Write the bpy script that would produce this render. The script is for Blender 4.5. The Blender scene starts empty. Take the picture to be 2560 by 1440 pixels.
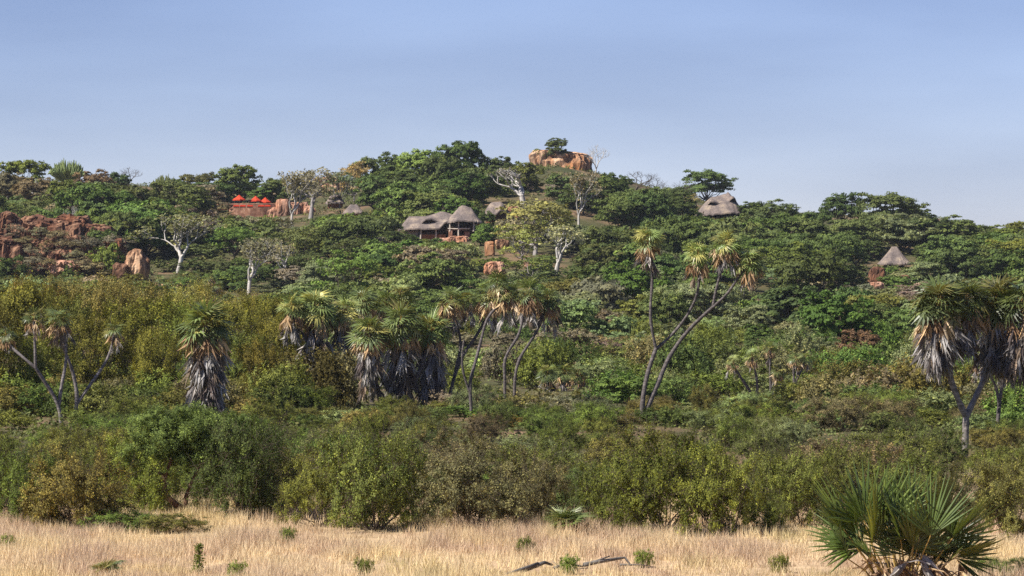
import bpy, bmesh, math, random
import numpy as np
from mathutils import Vector, Matrix, Euler

R = math.radians
SC = bpy.context.scene
COL = SC.collection
rng = np.random.default_rng(7)
random.seed(7)

# ------------------------------------------------------------------ camera, sky, sun, exposure
CAM_H = 6.0                 # eye height above the plain
HOR = 735.0                 # horizon row on a 2560 x 1440 frame
F = 9108.0                  # focal length in those pixels (about 16 degrees wide)
cam_d = bpy.data.cameras.new('camera')
cam = bpy.data.objects.new('camera', cam_d)
COL.objects.link(cam)
cam.location = (0, 0, CAM_H)
cam.rotation_euler = (R(90), 0, 0)
cam_d.sensor_width = 36.0
cam_d.lens = 36.0 * F / 2560.0
cam_d.shift_y = (HOR - 720.0) / 2560.0
cam_d.clip_start = 0.5
cam_d.clip_end = 20000
SC.camera = cam

SUN_EL, SUN_AZ = 47.0, 243.0           # azimuth clockwise from +Y: behind the camera, to its left
world = bpy.data.worlds.new('World')
SC.world = world
world.use_nodes = True
wn, wl = world.node_tree.nodes, world.node_tree.links
bg = wn['Background']
sky = wn.new('ShaderNodeTexSky')
sky.sky_type = 'NISHITA'
sky.sun_disc = False
sky.sun_elevation = R(SUN_EL)
sky.sun_rotation = R(SUN_AZ)
sky.altitude = 2200
sky.air_density = 1.0
sky.dust_density = 0.12
sky.ozone_density = 4.0
tint = wn.new('ShaderNodeMixRGB')
tint.blend_type = 'MULTIPLY'
tint.inputs[0].default_value = 1.0
tint.inputs[2].default_value = (1.0, 0.885, 1.05, 1)
wl.new(sky.outputs[0], tint.inputs[1])
# thin veil of high cloud all over the sky
tc = wn.new('ShaderNodeTexCoord')
mp = wn.new('ShaderNodeMapping')
mp.inputs['Scale'].default_value = (3.0, 3.0, 16.0)
nz = wn.new('ShaderNodeTexNoise')
nz.inputs['Scale'].default_value = 2.2
nz.inputs['Detail'].default_value = 4
nz.inputs['Roughness'].default_value = 0.5
rp = wn.new('ShaderNodeValToRGB')
rp.color_ramp.elements[0].position = 0.32
rp.color_ramp.elements[0].color = (0.88, 0.885, 0.90, 1)
rp.color_ramp.elements[1].position = 0.68
rp.color_ramp.elements[1].color = (1.08, 1.07, 1.05, 1)
cl = wn.new('ShaderNodeMixRGB')
cl.blend_type = 'MULTIPLY'
cl.inputs[0].default_value = 1.0
wl.new(tc.outputs['Generated'], mp.inputs[0])
wl.new(mp.outputs[0], nz.inputs[0])
wl.new(nz.outputs[0], rp.inputs[0])
wl.new(tint.outputs[0], cl.inputs[1])
wl.new(rp.outputs[0], cl.inputs[2])
wl.new(cl.outputs[0], bg.inputs[0])
bg.inputs[1].default_value = 0.065

sun_d = bpy.data.lights.new('sun', 'SUN')
sun = bpy.data.objects.new('sun', sun_d)
COL.objects.link(sun)
sun_d.energy = 5.0
sun_d.angle = R(0.5)
sun_d.color = (1.0, 0.955, 0.88)
sdir = Vector((math.sin(R(SUN_AZ)) * math.cos(R(SUN_EL)), math.cos(R(SUN_AZ)) * math.cos(R(SUN_EL)), math.sin(R(SUN_EL))))
sun.rotation_euler = sdir.to_track_quat('Z', 'Y').to_euler()
sun.location = (-60, -60, 120)

SC.view_settings.view_transform = 'Standard'
SC.view_settings.look = 'None'
SC.view_settings.exposure = 0.70
SC.view_settings.gamma = 1.0
SC.view_settings.use_curve_mapping = False
SC.cycles.max_bounces = 6
SC.cycles.transparent_max_bounces = 4
SC.cycles.volume_bounces = 0
SC.cycles.use_denoising = False

# ------------------------------------------------------------------ small helpers
def vnoise(p, seed=0):
    """value noise on an (n,3) array, result about -1..1"""
    p = np.asarray(p, dtype=np.float64)
    i = np.floor(p).astype(np.int64)
    f = p - i
    f = f * f * (3 - 2 * f)
    def h(a, b, c):
        n = (a * 374761393 + b * 668265263 + c * 2147483647 + seed * 1274126177) & 0xFFFFFFFF
        n = ((n ^ (n >> 13)) * 1274126177) & 0xFFFFFFFF
        return ((n ^ (n >> 16)) & 0xFFFF) / 32767.5 - 1.0
    out = 0
    for dx in (0, 1):
        for dy in (0, 1):
            for dz in (0, 1):
                w = (f[:, 0] if dx else 1 - f[:, 0]) * (f[:, 1] if dy else 1 - f[:, 1]) * (f[:, 2] if dz else 1 - f[:, 2])
                out = out + w * h(i[:, 0] + dx, i[:, 1] + dy, i[:, 2] + dz)
    return out

def fbm(p, seed=0, octaves=4):
    p = np.asarray(p, dtype=np.float64)
    s, a, t = 0, 1.0, 0
    for o in range(octaves):
        s = s + a * vnoise(p * 2 ** o, seed + o)
        t += a
        a *= 0.5
    return s / t

def unit(a):
    return a / np.maximum(np.linalg.norm(a, axis=-1, keepdims=True), 1e-9)

class MB:
    """collects faces; build() makes one mesh datablock"""
    def __init__(self):
        self.v, self.t, self.f, self.m, self.n = [], [], [], [], 0
    def add(self, v, f, mat=0, tone=None):
        v = np.asarray(v, dtype=np.float64).reshape(-1, 3)
        f = np.asarray(f, dtype=np.int64)
        if len(f) == 0:
            return
        self.v.append(v)
        self.t.append(np.full(len(v), 0.5) if tone is None else np.asarray(tone, dtype=np.float64))
        self.f.append(f + self.n)
        self.m.append(np.full(len(f), mat))
        self.n += len(v)
    def tube(self, path, rad, sides=6, mat=0, tone=None, cap=False):
        path = np.asarray(path, dtype=np.float64)
        rad = np.broadcast_to(np.asarray(rad, dtype=np.float64), (len(path),))
        d = np.gradient(path, axis=0)
        d = unit(d)
        ref = np.array([0.0, 0.0, 1.0]) if abs(d[:, 2]).mean() < 0.8 else np.array([1.0, 0.0, 0.0])
        a = unit(np.cross(d, ref))
        b = np.cross(d, a)
        th = np.arange(sides) / sides * 2 * np.pi
        ring = path[:, None, :] + rad[:, None, None] * (np.cos(th)[None, :, None] * a[:, None, :] + np.sin(th)[None, :, None] * b[:, None, :])
        n = len(path)
        i = np.arange(n - 1)[:, None] * sides
        j = np.arange(sides)[None, :]
        k = (j + 1) % sides
        q = np.stack([i + j, i + k, i + sides + k, i + sides + j], -1).reshape(-1, 4)
        self.add(ring.reshape(-1, 3), q, mat, None if tone is None else np.full(n * sides, tone))
        if cap:
            off = self.n - n * sides - 0
            self.f.append(np.array([list(range(off + (n - 1) * sides, off + n * sides))]))
            self.m.append(np.array([mat]))
            self.f.append(np.array([list(range(off + sides - 1, off - 1, -1))]))
            self.m.append(np.array([mat]))
    def box(self, c, s, mat=0, rz=0.0):
        c, s = np.asarray(c, float), np.asarray(s, float) / 2
        v = np.array([[x, y, z] for z in (-1, 1) for y in (-1, 1) for x in (-1, 1)], float) * s
        if rz:
            co, si = math.cos(rz), math.sin(rz)
            v = np.stack([v[:, 0] * co - v[:, 1] * si, v[:, 0] * si + v[:, 1] * co, v[:, 2]], 1)
        self.add(v + c, [[0, 2, 3, 1], [4, 5, 7, 6], [0, 1, 5, 4], [2, 6, 7, 3], [0, 4, 6, 2], [1, 3, 7, 5]], mat)
    def leaves(self, p, nrm, L, W, tone, mat=0):
        n = len(p)
        nrm = unit(nrm)
        t = unit(np.cross(nrm, rng.normal(size=(n, 3))))
        b = np.cross(nrm, t)
        L = np.broadcast_to(L, (n,))[:, None] / 2
        W = np.broadcast_to(W, (n,))[:, None] / 2
        v = np.stack([p - t * L, p + b * W, p + t * L, p - b * W], 1).reshape(-1, 3)
        self.add(v, np.arange(4 * n).reshape(n, 4), mat, np.repeat(tone, 4))
    def arrays(self):
        return np.concatenate(self.v)
    def build(self, name, mats, smooth=False, fit=None):
        me = bpy.data.meshes.new(name)
        v = np.concatenate(self.v)
        if fit is not None:
            v = fit(v)
        me.vertices.add(len(v))
        me.vertices.foreach_set('co', v.astype(np.float32).ravel())
        loops = np.concatenate([f.ravel() for f in self.f])
        sizes = np.concatenate([np.full(len(f), f.shape[1]) for f in self.f])
        me.loops.add(len(loops))
        me.loops.foreach_set('vertex_index', loops.astype(np.int32))
        me.polygons.add(len(sizes))
        me.polygons.foreach_set('loop_start', np.concatenate([[0], np.cumsum(sizes)[:-1]]).astype(np.int32))
        me.polygons.foreach_set('loop_total', sizes.astype(np.int32))
        me.polygons.foreach_set('material_index', np.concatenate(self.m).astype(np.int32))
        me.polygons.foreach_set('use_smooth', np.full(len(sizes), smooth))
        at = me.attributes.new('tone', 'FLOAT', 'POINT')
        at.data.foreach_set('value', np.concatenate(self.t).astype(np.float32))
        for m in mats:
            me.materials.append(m)
        me.update(calc_edges=True)
        return me

def link(name, data, parent=None, color=None):
    o = bpy.data.objects.new(name, data)
    COL.objects.link(o)
    if parent is not None:
        o.parent = parent
    if color is not None:
        o.color = (*color, 1.0)
    return o

def tag(o, label=None, cat=None, group=None, kind=None):
    if label:
        o['label'] = label
    if cat:
        o['category'] = cat
    if group:
        o['group'] = group
    if kind:
        o['kind'] = kind
    return o

def thing(name, label, cat, loc=(0, 0, 0), group=None, rz=0.0, scale=None):
    o = link(name, None)
    o.empty_display_size = 0.3
    o.location = loc
    o.rotation_euler = (0, 0, rz)
    if scale is not None:
        o.scale = scale
    return tag(o, label, cat, group)

# ------------------------------------------------------------------ materials
def new_mat(name):
    m = bpy.data.materials.new(name)
    m.use_nodes = True
    nt = m.node_tree
    nt.nodes.clear()
    out = nt.nodes.new('ShaderNodeOutputMaterial')
    return m, nt, nt.nodes, nt.links, out

def nd(nt, typ, **kw):
    n = nt.nodes.new(typ)
    for k, v in kw.items():
        setattr(n, k, v)
    return n

def ramp(nt, src, stops):
    r = nt.nodes.new('ShaderNodeValToRGB')
    e = r.color_ramp.elements
    while len(e) < len(stops):
        e.new(0.5)
    for i, (p, c) in enumerate(stops):
        e[i].position = p
        e[i].color = (*c, 1) if len(c) == 3 else c
    nt.links.new(src, r.inputs[0])
    return r.outputs[0]

def mixc(nt, a, b, fac, mode='MIX'):
    m = nt.nodes.new('ShaderNodeMixRGB')
    m.blend_type = mode
    for i, s in ((0, fac), (1, a), (2, b)):
        if hasattr(s, 'links'):
            nt.links.new(s, m.inputs[i])
        elif isinstance(s, (int, float)):
            m.inputs[i].default_value = s
        else:
            m.inputs[i].default_value = (*s, 1)
    return m.outputs[0]

def noise(nt, scale, detail=4, rough=0.55, coord='Object', stretch=None, dist=0.0):
    t = nt.nodes.new('ShaderNodeTexCoord')
    src = t.outputs[coord]
    if coord == 'World':
        src = nt.nodes.new('ShaderNodeNewGeometry').outputs['Position']
    if stretch:
        mp = nt.nodes.new('ShaderNodeMapping')
        mp.inputs['Scale'].default_value = stretch
        nt.links.new(src, mp.inputs[0])
        src = mp.outputs[0]
    n = nt.nodes.new('ShaderNodeTexNoise')
    n.inputs['Scale'].default_value = scale
    n.inputs['Detail'].default_value = detail
    n.inputs['Roughness'].default_value = rough
    n.inputs['Distortion'].default_value = dist
    nt.links.new(src, n.inputs['Vector'])
    return n.outputs[0]

def wpos_noise(nt, scale, detail=3, rough=0.5, stretch=(1, 1, 1)):
    g = nt.nodes.new('ShaderNodeNewGeometry')
    mp = nt.nodes.new('ShaderNodeMapping')
    mp.inputs['Scale'].default_value = stretch
    n = nt.nodes.new('ShaderNodeTexNoise')
    n.inputs['Scale'].default_value = scale
    n.inputs['Detail'].default_value = detail
    n.inputs['Roughness'].default_value = rough
    nt.links.new(g.outputs['Position'], mp.inputs[0])
    nt.links.new(mp.outputs[0], n.inputs['Vector'])
    return n.outputs[0]

def foliage_material(name, transl=0.25, rough=0.65, spec=0.12, lo=0.55, hi=1.5, warm=(1.14, 1.06, 0.75), cool=(0.95, 1.0, 0.85), world=None):
    m, nt, ns, ls, out = new_mat(name)
    oi = nd(nt, 'ShaderNodeObjectInfo')
    at = nd(nt, 'ShaderNodeAttribute', attribute_name='tone')
    base = oi.outputs['Color']
    if world:
        w = wpos_noise(nt, world[0], 3, 0.6)
        base = mixc(nt, base, ramp(nt, w, world[1]), 0.8)
    val = ramp(nt, at.outputs['Fac'], [(0.0, (lo * cool[0], lo * cool[1], lo * cool[2])), (0.5, (1, 1, 1)), (1.0, (hi * warm[0], hi * warm[1], hi * warm[2]))])
    c = mixc(nt, base, val, 1.0, 'MULTIPLY')
    p = nd(nt, 'ShaderNodeBsdfPrincipled')
    p.inputs['Roughness'].default_value = rough
    p.inputs['Specular IOR Level'].default_value = spec
    ls.new(c, p.inputs['Base Color'])
    tr = nd(nt, 'ShaderNodeBsdfTranslucent')
    c2 = mixc(nt, c, (1.15, 1.1, 0.6), 1.0, 'MULTIPLY')
    ls.new(c2, tr.inputs[0])
    mx = nd(nt, 'ShaderNodeMixShader')
    mx.inputs[0].default_value = transl
    ls.new(p.outputs[0], mx.inputs[1])
    ls.new(tr.outputs[0], mx.inputs[2])
    ls.new(mx.outputs[0], out.inputs[0])
    return m

def solid_material(name, stops, scale, rough=0.85, stretch=None, bump=0.0, bscale=None, use_obj=False, detail=5, spec=0.2, bdist=0.05):
    m, nt, ns, ls, out = new_mat(name)
    n = noise(nt, scale, detail, 0.6, 'Object', stretch)
    c = ramp(nt, n, stops)
    if use_obj:
        oi = nd(nt, 'ShaderNodeObjectInfo')
        c = mixc(nt, oi.outputs['Color'], c, 1.0, 'MULTIPLY')
    p = nd(nt, 'ShaderNodeBsdfPrincipled')
    p.inputs['Roughness'].default_value = rough
    p.inputs['Specular IOR Level'].default_value = spec
    ls.new(c, p.inputs['Base Color'])
    if bump:
        b = nd(nt, 'ShaderNodeBump')
        b.inputs['Strength'].default_value = bump
        b.inputs['Distance'].default_value = bdist
        ls.new(noise(nt, bscale or scale * 3, 5, 0.65, 'Object', stretch), b.inputs['Height'])
        ls.new(b.outputs[0], p.inputs['Normal'])
    ls.new(p.outputs[0], out.inputs[0])
    return m

M_LEAF = foliage_material('tree_leaf')
M_NEAR = foliage_material('thorn_bush_leaf', transl=0.24, spec=0.08, lo=0.40, hi=1.9)
M_FROND = foliage_material('palm_leaf', transl=0.22, rough=0.42, spec=0.45, lo=0.6, hi=1.45)
M_DRY = foliage_material('dry_palm_leaf', transl=0.15, rough=0.8, spec=0.1, lo=0.4, hi=1.5, warm=(1.05, 1.0, 0.95), cool=(1, 0.97, 0.97))
M_BARK = solid_material('bark', [(0.3, (0.6, 0.6, 0.6)), (0.7, (1.25, 1.25, 1.25))], 2.5, use_obj=True, stretch=(1, 1, 0.5))
M_PALMTRUNK = solid_material('palm_bark', [(0.3, (0.45, 0.43, 0.42)), (0.5, (0.9, 0.88, 0.86)), (0.72, (1.9, 1.85, 1.8))], 5.0, use_obj=True, stretch=(1, 1, 2.2))
M_UNDER = foliage_material('undergrowth_leaf', world=(0.045, [(0.3, (0.08, 0.11, 0.035)), (0.45, (0.14, 0.17, 0.06)), (0.58, (0.16, 0.15, 0.06)), (0.7, (0.17, 0.12, 0.07))]))

def rock_material(name, pale, mid, dark, stain):
    m, nt, ns, ls, out = new_mat(name)
    a = wpos_noise(nt, 0.5, 6, 0.7, (1, 1, 0.3))
    b = wpos_noise(nt, 1.1, 6, 0.7, (1, 1, 0.25))
    s = wpos_noise(nt, 0.22, 4, 0.6, (1, 1, 0.6))
    c = ramp(nt, a, [(0.36, dark), (0.47, mid), (0.60, pale)])
    c = mixc(nt, c, stain, ramp(nt, s, [(0.5, (0, 0, 0)), (0.66, (0.8, 0.8, 0.8))]))
    c = mixc(nt, c, ramp(nt, b, [(0.38, (0.22, 0.20, 0.20)), (0.48, (0.95, 0.95, 0.95)), (0.64, (1.3, 1.3, 1.3))]), 0.9, 'MULTIPLY')
    p = nd(nt, 'ShaderNodeBsdfPrincipled')
    p.inputs['Roughness'].default_value = 0.9
    p.inputs['Specular IOR Level'].default_value = 0.15
    ls.new(c, p.inputs['Base Color'])
    bp = nd(nt, 'ShaderNodeBump')
    bp.inputs['Strength'].default_value = 0.8
    bp.inputs['Distance'].default_value = 0.25
    ls.new(b, bp.inputs['Height'])
    ls.new(bp.outputs[0], p.inputs['Normal'])
    ls.new(p.outputs[0], out.inputs[0])
    return m

M_ROCK = rock_material('orange_granite', (0.60, 0.40, 0.25), (0.36, 0.19, 0.10), (0.09, 0.055, 0.045), (0.42, 0.17, 0.06))
M_REDROCK = rock_material('red_brown_rock', (0.27, 0.15, 0.09), (0.13, 0.06, 0.035), (0.04, 0.024, 0.02), (0.18, 0.07, 0.035))
M_PINKROCK = rock_material('pink_rock', (0.55, 0.34, 0.24), (0.42, 0.22, 0.14), (0.16, 0.09, 0.06), (0.46, 0.20, 0.10))

def thatch_material():
    m, nt, ns, ls, out = new_mat('weathered_thatch')
    a = noise(nt, 0.7, 4, 0.6, 'Object')
    b = noise(nt, 6.0, 5, 0.7, 'Object', (1, 1, 0.5))
    c = ramp(nt, a, [(0.35, (0.13, 0.108, 0.10)), (0.52, (0.20, 0.16, 0.14)), (0.68, (0.33, 0.26, 0.195))])
    c = mixc(nt, c, ramp(nt, b, [(0.3, (0.6, 0.6, 0.6)), (0.7, (1.35, 1.35, 1.35))]), 1.0, 'MULTIPLY')
    p = nd(nt, 'ShaderNodeBsdfPrincipled')
    p.inputs['Roughness'].default_value = 0.95
    p.inputs['Specular IOR Level'].default_value = 0.05
    ls.new(c, p.inputs['Base Color'])
    bp = nd(nt, 'ShaderNodeBump')
    bp.inputs['Strength'].default_value = 0.7
    bp.inputs['Distance'].default_value = 0.1
    ls.new(b, bp.inputs['Height'])
    ls.new(bp.outputs[0], p.inputs['Normal'])
    ls.new(p.outputs[0], out.inputs[0])
    return m
M_THATCH = thatch_material()
M_PLASTER = solid_material('grey_lilac_plaster', [(0.3, (0.27, 0.24, 0.25)), (0.7, (0.36, 0.32, 0.32))], 1.5, bump=0.3)
M_EARTH = solid_material('red_earth_wall', [(0.3, (0.22, 0.085, 0.04)), (0.7, (0.38, 0.17, 0.08))], 2.0, bump=0.4)
M_POLE = solid_material('pale_log', [(0.3, (0.42, 0.36, 0.29)), (0.7, (0.6, 0.53, 0.44))], 3.0)
M_WOOD = solid_material('dark_timber', [(0.3, (0.05, 0.03, 0.02)), (0.7, (0.10, 0.06, 0.04))], 3.0)
M_STONEW = solid_material('terrace_stone', [(0.3, (0.13, 0.065, 0.045)), (0.5, (0.26, 0.13, 0.08)), (0.7, (0.46, 0.27, 0.18))], 1.6, bump=0.6, bscale=3)
M_RED = solid_material('orange_red_canvas', [(0.3, (0.46, 0.042, 0.016)), (0.7, (0.58, 0.065, 0.024))], 2.0, rough=0.8)
M_LOG = solid_material('weathered_dead_wood', [(0.3, (0.07, 0.06, 0.05)), (0.7, (0.22, 0.20, 0.18))], 6.0, stretch=(0.4, 1, 1), bump=0.4)

def ground_material():
    m, nt, ns, ls, out = new_mat('savanna_soil')
    g = nd(nt, 'ShaderNodeNewGeometry')
    sp = nd(nt, 'ShaderNodeSeparateXYZ')
    ls.new(g.outputs['Position'], sp.inputs[0])
    a = wpos_noise(nt, 0.06, 5, 0.6)
    b = wpos_noise(nt, 1.3, 5, 0.65)
    plain = ramp(nt, a, [(0.3, (0.42, 0.30, 0.18)), (0.5, (0.52, 0.37, 0.22)), (0.7, (0.40, 0.26, 0.17))])
    hill = ramp(nt, a, [(0.32, (0.065, 0.072, 0.028)), (0.5, (0.095, 0.085, 0.040)), (0.62, (0.22, 0.14, 0.085)), (0.7, (0.09, 0.085, 0.036))])
    mr = nd(nt, 'ShaderNodeMapRange')
    mr.inputs[1].default_value = 99
    mr.inputs[2].default_value = 112
    ls.new(sp.outputs['Y'], mr.inputs[0])
    c = mixc(nt, plain, hill, mr.outputs[0])
    c = mixc(nt, c, ramp(nt, b, [(0.3, (0.65, 0.65, 0.65)), (0.7, (1.25, 1.25, 1.25))]), 1.0, 'MULTIPLY')
    p = nd(nt, 'ShaderNodeBsdfPrincipled')
    p.inputs['Roughness'].default_value = 0.95
    p.inputs['Specular IOR Level'].default_value = 0.1
    ls.new(c, p.inputs['Base Color'])
    bp = nd(nt, 'ShaderNodeBump')
    bp.inputs['Strength'].default_value = 0.6
    bp.inputs['Distance'].default_value = 0.15
    ls.new(b, bp.inputs['Height'])
    ls.new(bp.outputs[0], p.inputs['Normal'])
    ls.new(p.outputs[0], out.inputs[0])
    return m
M_GROUND = ground_material()

def grass_material():
    m, nt, ns, ls, out = new_mat('dry_grass_blade')
    at = nd(nt, 'ShaderNodeAttribute', attribute_name='tone')
    a = wpos_noise(nt, 0.16, 4, 0.6, (1, 0.45, 1))
    patch = ramp(nt, a, [(0.32, (0.30, 0.27, 0.12)), (0.38, (0.76, 0.62, 0.35)), (0.47, (0.78, 0.63, 0.40)), (0.55, (0.60, 0.45, 0.32)), (0.62, (0.74, 0.59, 0.35)), (0.70, (0.34, 0.29, 0.15))])
    c = mixc(nt, patch, ramp(nt, at.outputs['Fac'], [(0.0, (0.5, 0.48, 0.42)), (0.5, (1, 1, 1)), (1.0, (1.22, 1.2, 1.15))]), 1.0, 'MULTIPLY')
    d = nd(nt, 'ShaderNodeBsdfDiffuse')
    t = nd(nt, 'ShaderNodeBsdfTranslucent')
    ls.new(c, d.inputs[0])
    ls.new(c, t.inputs[0])
    mx = nd(nt, 'ShaderNodeMixShader')
    mx.inputs[0].default_value = 0.35
    ls.new(d.outputs[0], mx.inputs[1])
    ls.new(t.outputs[0], mx.inputs[2])
    ls.new(mx.outputs[0], out.inputs[0])
    return m
M_GRASS = grass_material()

# ------------------------------------------------------------------ terrain
Y0, Y1 = 400.0, 780.0
_px = np.array([-2600, -1200, -400, 0, 200, 450, 600, 720, 900, 1050, 1150, 1400, 1560, 1700, 1800, 1950, 2100, 2250, 2400, 2560, 3000, 4000, 5600])
_py = np.array([640, 520, 490, 485, 480, 495, 503, 503, 475, 460, 455, 446, 480, 520, 537, 560, 566, 566, 600, 615, 625, 640, 700])
_AX = (_px - 1280) / F * Y1
_AZ = (HOR - _py) / F * Y1 + CAM_H

def zt(x, y):
    x = np.atleast_1d(np.asarray(x, float))
    y = np.atleast_1d(np.asarray(y, float))
    A = np.interp(x, _AX, _AZ)
    t = np.clip((y - Y0) / (Y1 - Y0), 0, 1)
    s = 0.35 * t + 0.65 * (t * t * (3 - 2 * t))
    back = np.clip((y - 800) / 1500, 0, 1)
    back = 1 - back * back * (3 - 2 * back)
    n = fbm(np.stack([x / 45, y / 45, 0 * x], 1), 3, 3) * 2.2 * np.clip((y - 380) / 150, 0, 1) * np.clip((800 - y) / 40, 0, 1)
    gentle = np.clip((y - 240) / 160, 0, 1) * 1.5
    flat = np.clip((1100 - np.abs(x)) / 700, 0, 1)
    return (A * s * back + n) * flat + gentle * back

def ground_z(x, y):
    return float(zt(x, y)[0])

_D = np.arange(60, 830, 1.0)
def hit(px, py):
    """the point of the ground seen at a pixel of the photograph"""
    x = (px - 1280) / F * _D
    zr = CAM_H + (HOR - py) / F * _D
    g = zt(x, _D)
    k = np.nonzero(g >= zr)[0]
    d = _D[k[0]] if len(k) else 778.0
    xx = (px - 1280) / F * d
    return Vector((xx, d, ground_z(xx, d)))

def at(px, py, d):
    return np.array([(px - 1280) / F * d, d, CAM_H + (HOR - py) / F * d])

xs = np.concatenate([-np.geomspace(6000, 190, 26), np.arange(-186, 187, 3.5), np.geomspace(190, 6000, 26)])
ys = np.concatenate([np.linspace(-400, 50, 12), np.arange(56, 400, 6), np.arange(400, 830, 3.5), np.geomspace(835, 9000, 40)])
gx, gy = np.meshgrid(xs, ys)
gz = zt(gx.ravel(), gy.ravel())
mb = MB()
nx, ny = len(xs), len(ys)
ii = (np.arange(ny - 1)[:, None] * nx + np.arange(nx - 1)[None, :]).ravel()
mb.add(np.stack([gx.ravel(), gy.ravel(), gz], 1), np.stack([ii, ii + 1, ii + nx + 1, ii + nx], 1))
ground = link('ground', mb.build('ground', [M_GROUND], True))
tag(ground, 'dry savanna plain rising into a stony wooded hill', 'ground', kind='structure')

# ------------------------------------------------------------------ vegetation builders
def fit_to(W, H):
    def make(allv):
        lo, hi = np.percentile(allv, 0.4, axis=0), np.percentile(allv, 99.6, axis=0)
        s = np.array([W / (hi[0] - lo[0]), W / (hi[1] - lo[1]), H / hi[2]])
        c = np.array([(lo[0] + hi[0]) / 2 * 0.6, (lo[1] + hi[1]) / 2 * 0.6, 0])
        return lambda v: (v - c) * s
    return make

def curve(a, b, n=5, lift=0.15, wob=0.04):
    a, b = np.asarray(a, float), np.asarray(b, float)
    t = np.linspace(0, 1, n)[:, None]
    L = np.linalg.norm(b - a)
    p = a + (b - a) * t
    p[:, 2] += (np.sin(t[:, 0] * np.pi)) * lift * L * -0.5
    p[1:-1] += rng.normal(size=(n - 2, 3)) * wob * L
    return p

def lobed_tree(W, H, th, n_lobes, n_clumps, n_leaves, leaf, lobe_r=0.25, lobe_flat=0.7, clump_r=0.1, clump_flat=0.5, trunk_r=0.03, bottom=-0.25, spray=0, twig=False, up=0.4, dome=0.5, sides=5, stems=1, fill=0.2, low=0.45):
    """a crown of lobes, each of clumps, each of leaves, on a trunk with limbs; returns (wood mesh builder, leaf builder)"""
    wood, fol = MB(), MB()
    lc, lr = [], []
    for i in range(n_lobes):
        if i == 0:
            r = 0.06
        else:
            r = 0.17 + 0.19 * rng.random() + 0.05 * (i % 2)
        a = i * 2.399 + rng.normal() * 0.35
        zz = th + (H - th) * (0.40 + dome * (0.42 - 1.7 * r * r / 0.36 * 0.36) + rng.normal() * 0.06)
        k_ = 0.75 + 0.5 * rng.random()
        if i >= n_lobes * (1 - low):
            r = 0.22 + 0.16 * rng.random()
            zz = th + (H - th) * (0.08 + 0.30 * rng.random())
            k_ *= 0.85
        lc.append((r * W * math.cos(a), r * W * math.sin(a), zz))
        lr.append(lobe_r * W * k_)
    lc, lr = np.array(lc), np.array(lr)
    fork = np.array([rng.normal() * 0.02 * W, rng.normal() * 0.02 * W, th * 0.75])
    ctr = np.array([0, 0, th + (H - th) * 0.35])
    if stems == 1:
        p = curve((0, 0, -0.04 * H), fork, 5, 0, 0.03)
        wood.tube(p, np.linspace(trunk_r * 1.25, trunk_r * 0.9, 5) * H, sides + 1)
    for c in lc:
        s = fork if stems == 1 else np.array([rng.normal() * 0.03 * W, rng.normal() * 0.03 * W, -0.03 * H])
        p = curve(s, c, 6, 0.22, 0.035)
        wood.tube(p, np.linspace(trunk_r * 0.72, trunk_r * 0.2, 6) * H, sides)
    for c, r in zip(lc, lr):
        d = unit(rng.normal(size=(n_clumps * 3, 3)))
        d = d[d[:, 2] > bottom][:n_clumps]
        k = len(d)
        rad = np.where(rng.random(k) < fill, 0.3 + 0.4 * rng.random(k), 0.75 + 0.3 * rng.random(k))[:, None]
        cc = c + d * rad * r * np.array([1, 1, lobe_flat])
        for q in cc[:: 2 if not twig else 1]:
            wood.tube(curve(c, q, 3, 0.1, 0.05), np.array([trunk_r * 0.2, trunk_r * 0.12, trunk_r * 0.05]) * H, 3)
        n = n_leaves
        crw = clump_r * W * (0.7 + 0.6 * rng.random(k))
        if spray:
            td = unit(d[:, None, :] * 0.8 + rng.normal(size=(k, spray, 3)) * 0.7 + np.array([0, 0, 0.12]))
            ln = crw[:, None] * (0.8 + 1.0 * rng.random((k, spray)))
            m = n // spray
            u = rng.random((k, spray, m))
            p = cc[:, None, None, :] + td[:, :, None, :] * (ln[:, :, None] * u)[..., None]
            p = p + rng.normal(size=p.shape) * (crw[:, None, None, None] * 0.16)
            tone = np.broadcast_to(0.5 + 0.2 * rng.normal(size=(k, spray, 1)), (k, spray, m)) + rng.normal(size=(k, spray, m)) * 0.14
            if twig:
                for i in range(k):
                    for j in range(0, spray, 2):
                        e = cc[i] + td[i, j] * ln[i, j] * (1.2 + 0.6 * rng.random())
                        wood.tube(np.array([cc[i], (cc[i] + e) / 2 + rng.normal(size=3) * 0.02, e]), np.array([0.007, 0.005, 0.003]) * (H / 2.6), 3)
            out = np.broadcast_to(d[:, None, None, :], p.shape)
        else:
            g = rng.normal(size=(k, n, 3))
            g = unit(g) * (rng.random((k, n, 1)) ** 0.45)
            g[..., 2] = np.where(g[..., 2] < -0.2, -0.3 * g[..., 2], g[..., 2])
            p = cc[:, None, :] + g * crw[:, None, None] * np.array([1, 1, clump_flat])
            tone = 0.5 + 0.13 * rng.normal(size=(k, 1)) + rng.normal(size=(k, n)) * 0.15
            out = g * 0.8 + d[:, None, :] * 0.5
        p = p.reshape(-1, 3)
        keep = p[:, 2] > 0.01 * H
        nrm = out.reshape(-1, 3) * 0.5 + unit(p - ctr) * 0.35 + np.array([0, 0, up]) + rng.normal(size=p.shape) * 0.42
        sz = leaf * (0.5 + 1.1 * rng.random(len(p)) ** 2)
        fol.leaves(p[keep], nrm[keep], sz[keep] * 1.25, sz[keep] * 0.8, np.clip(tone.reshape(-1)[keep], 0, 1))
    return wood, fol

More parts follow.
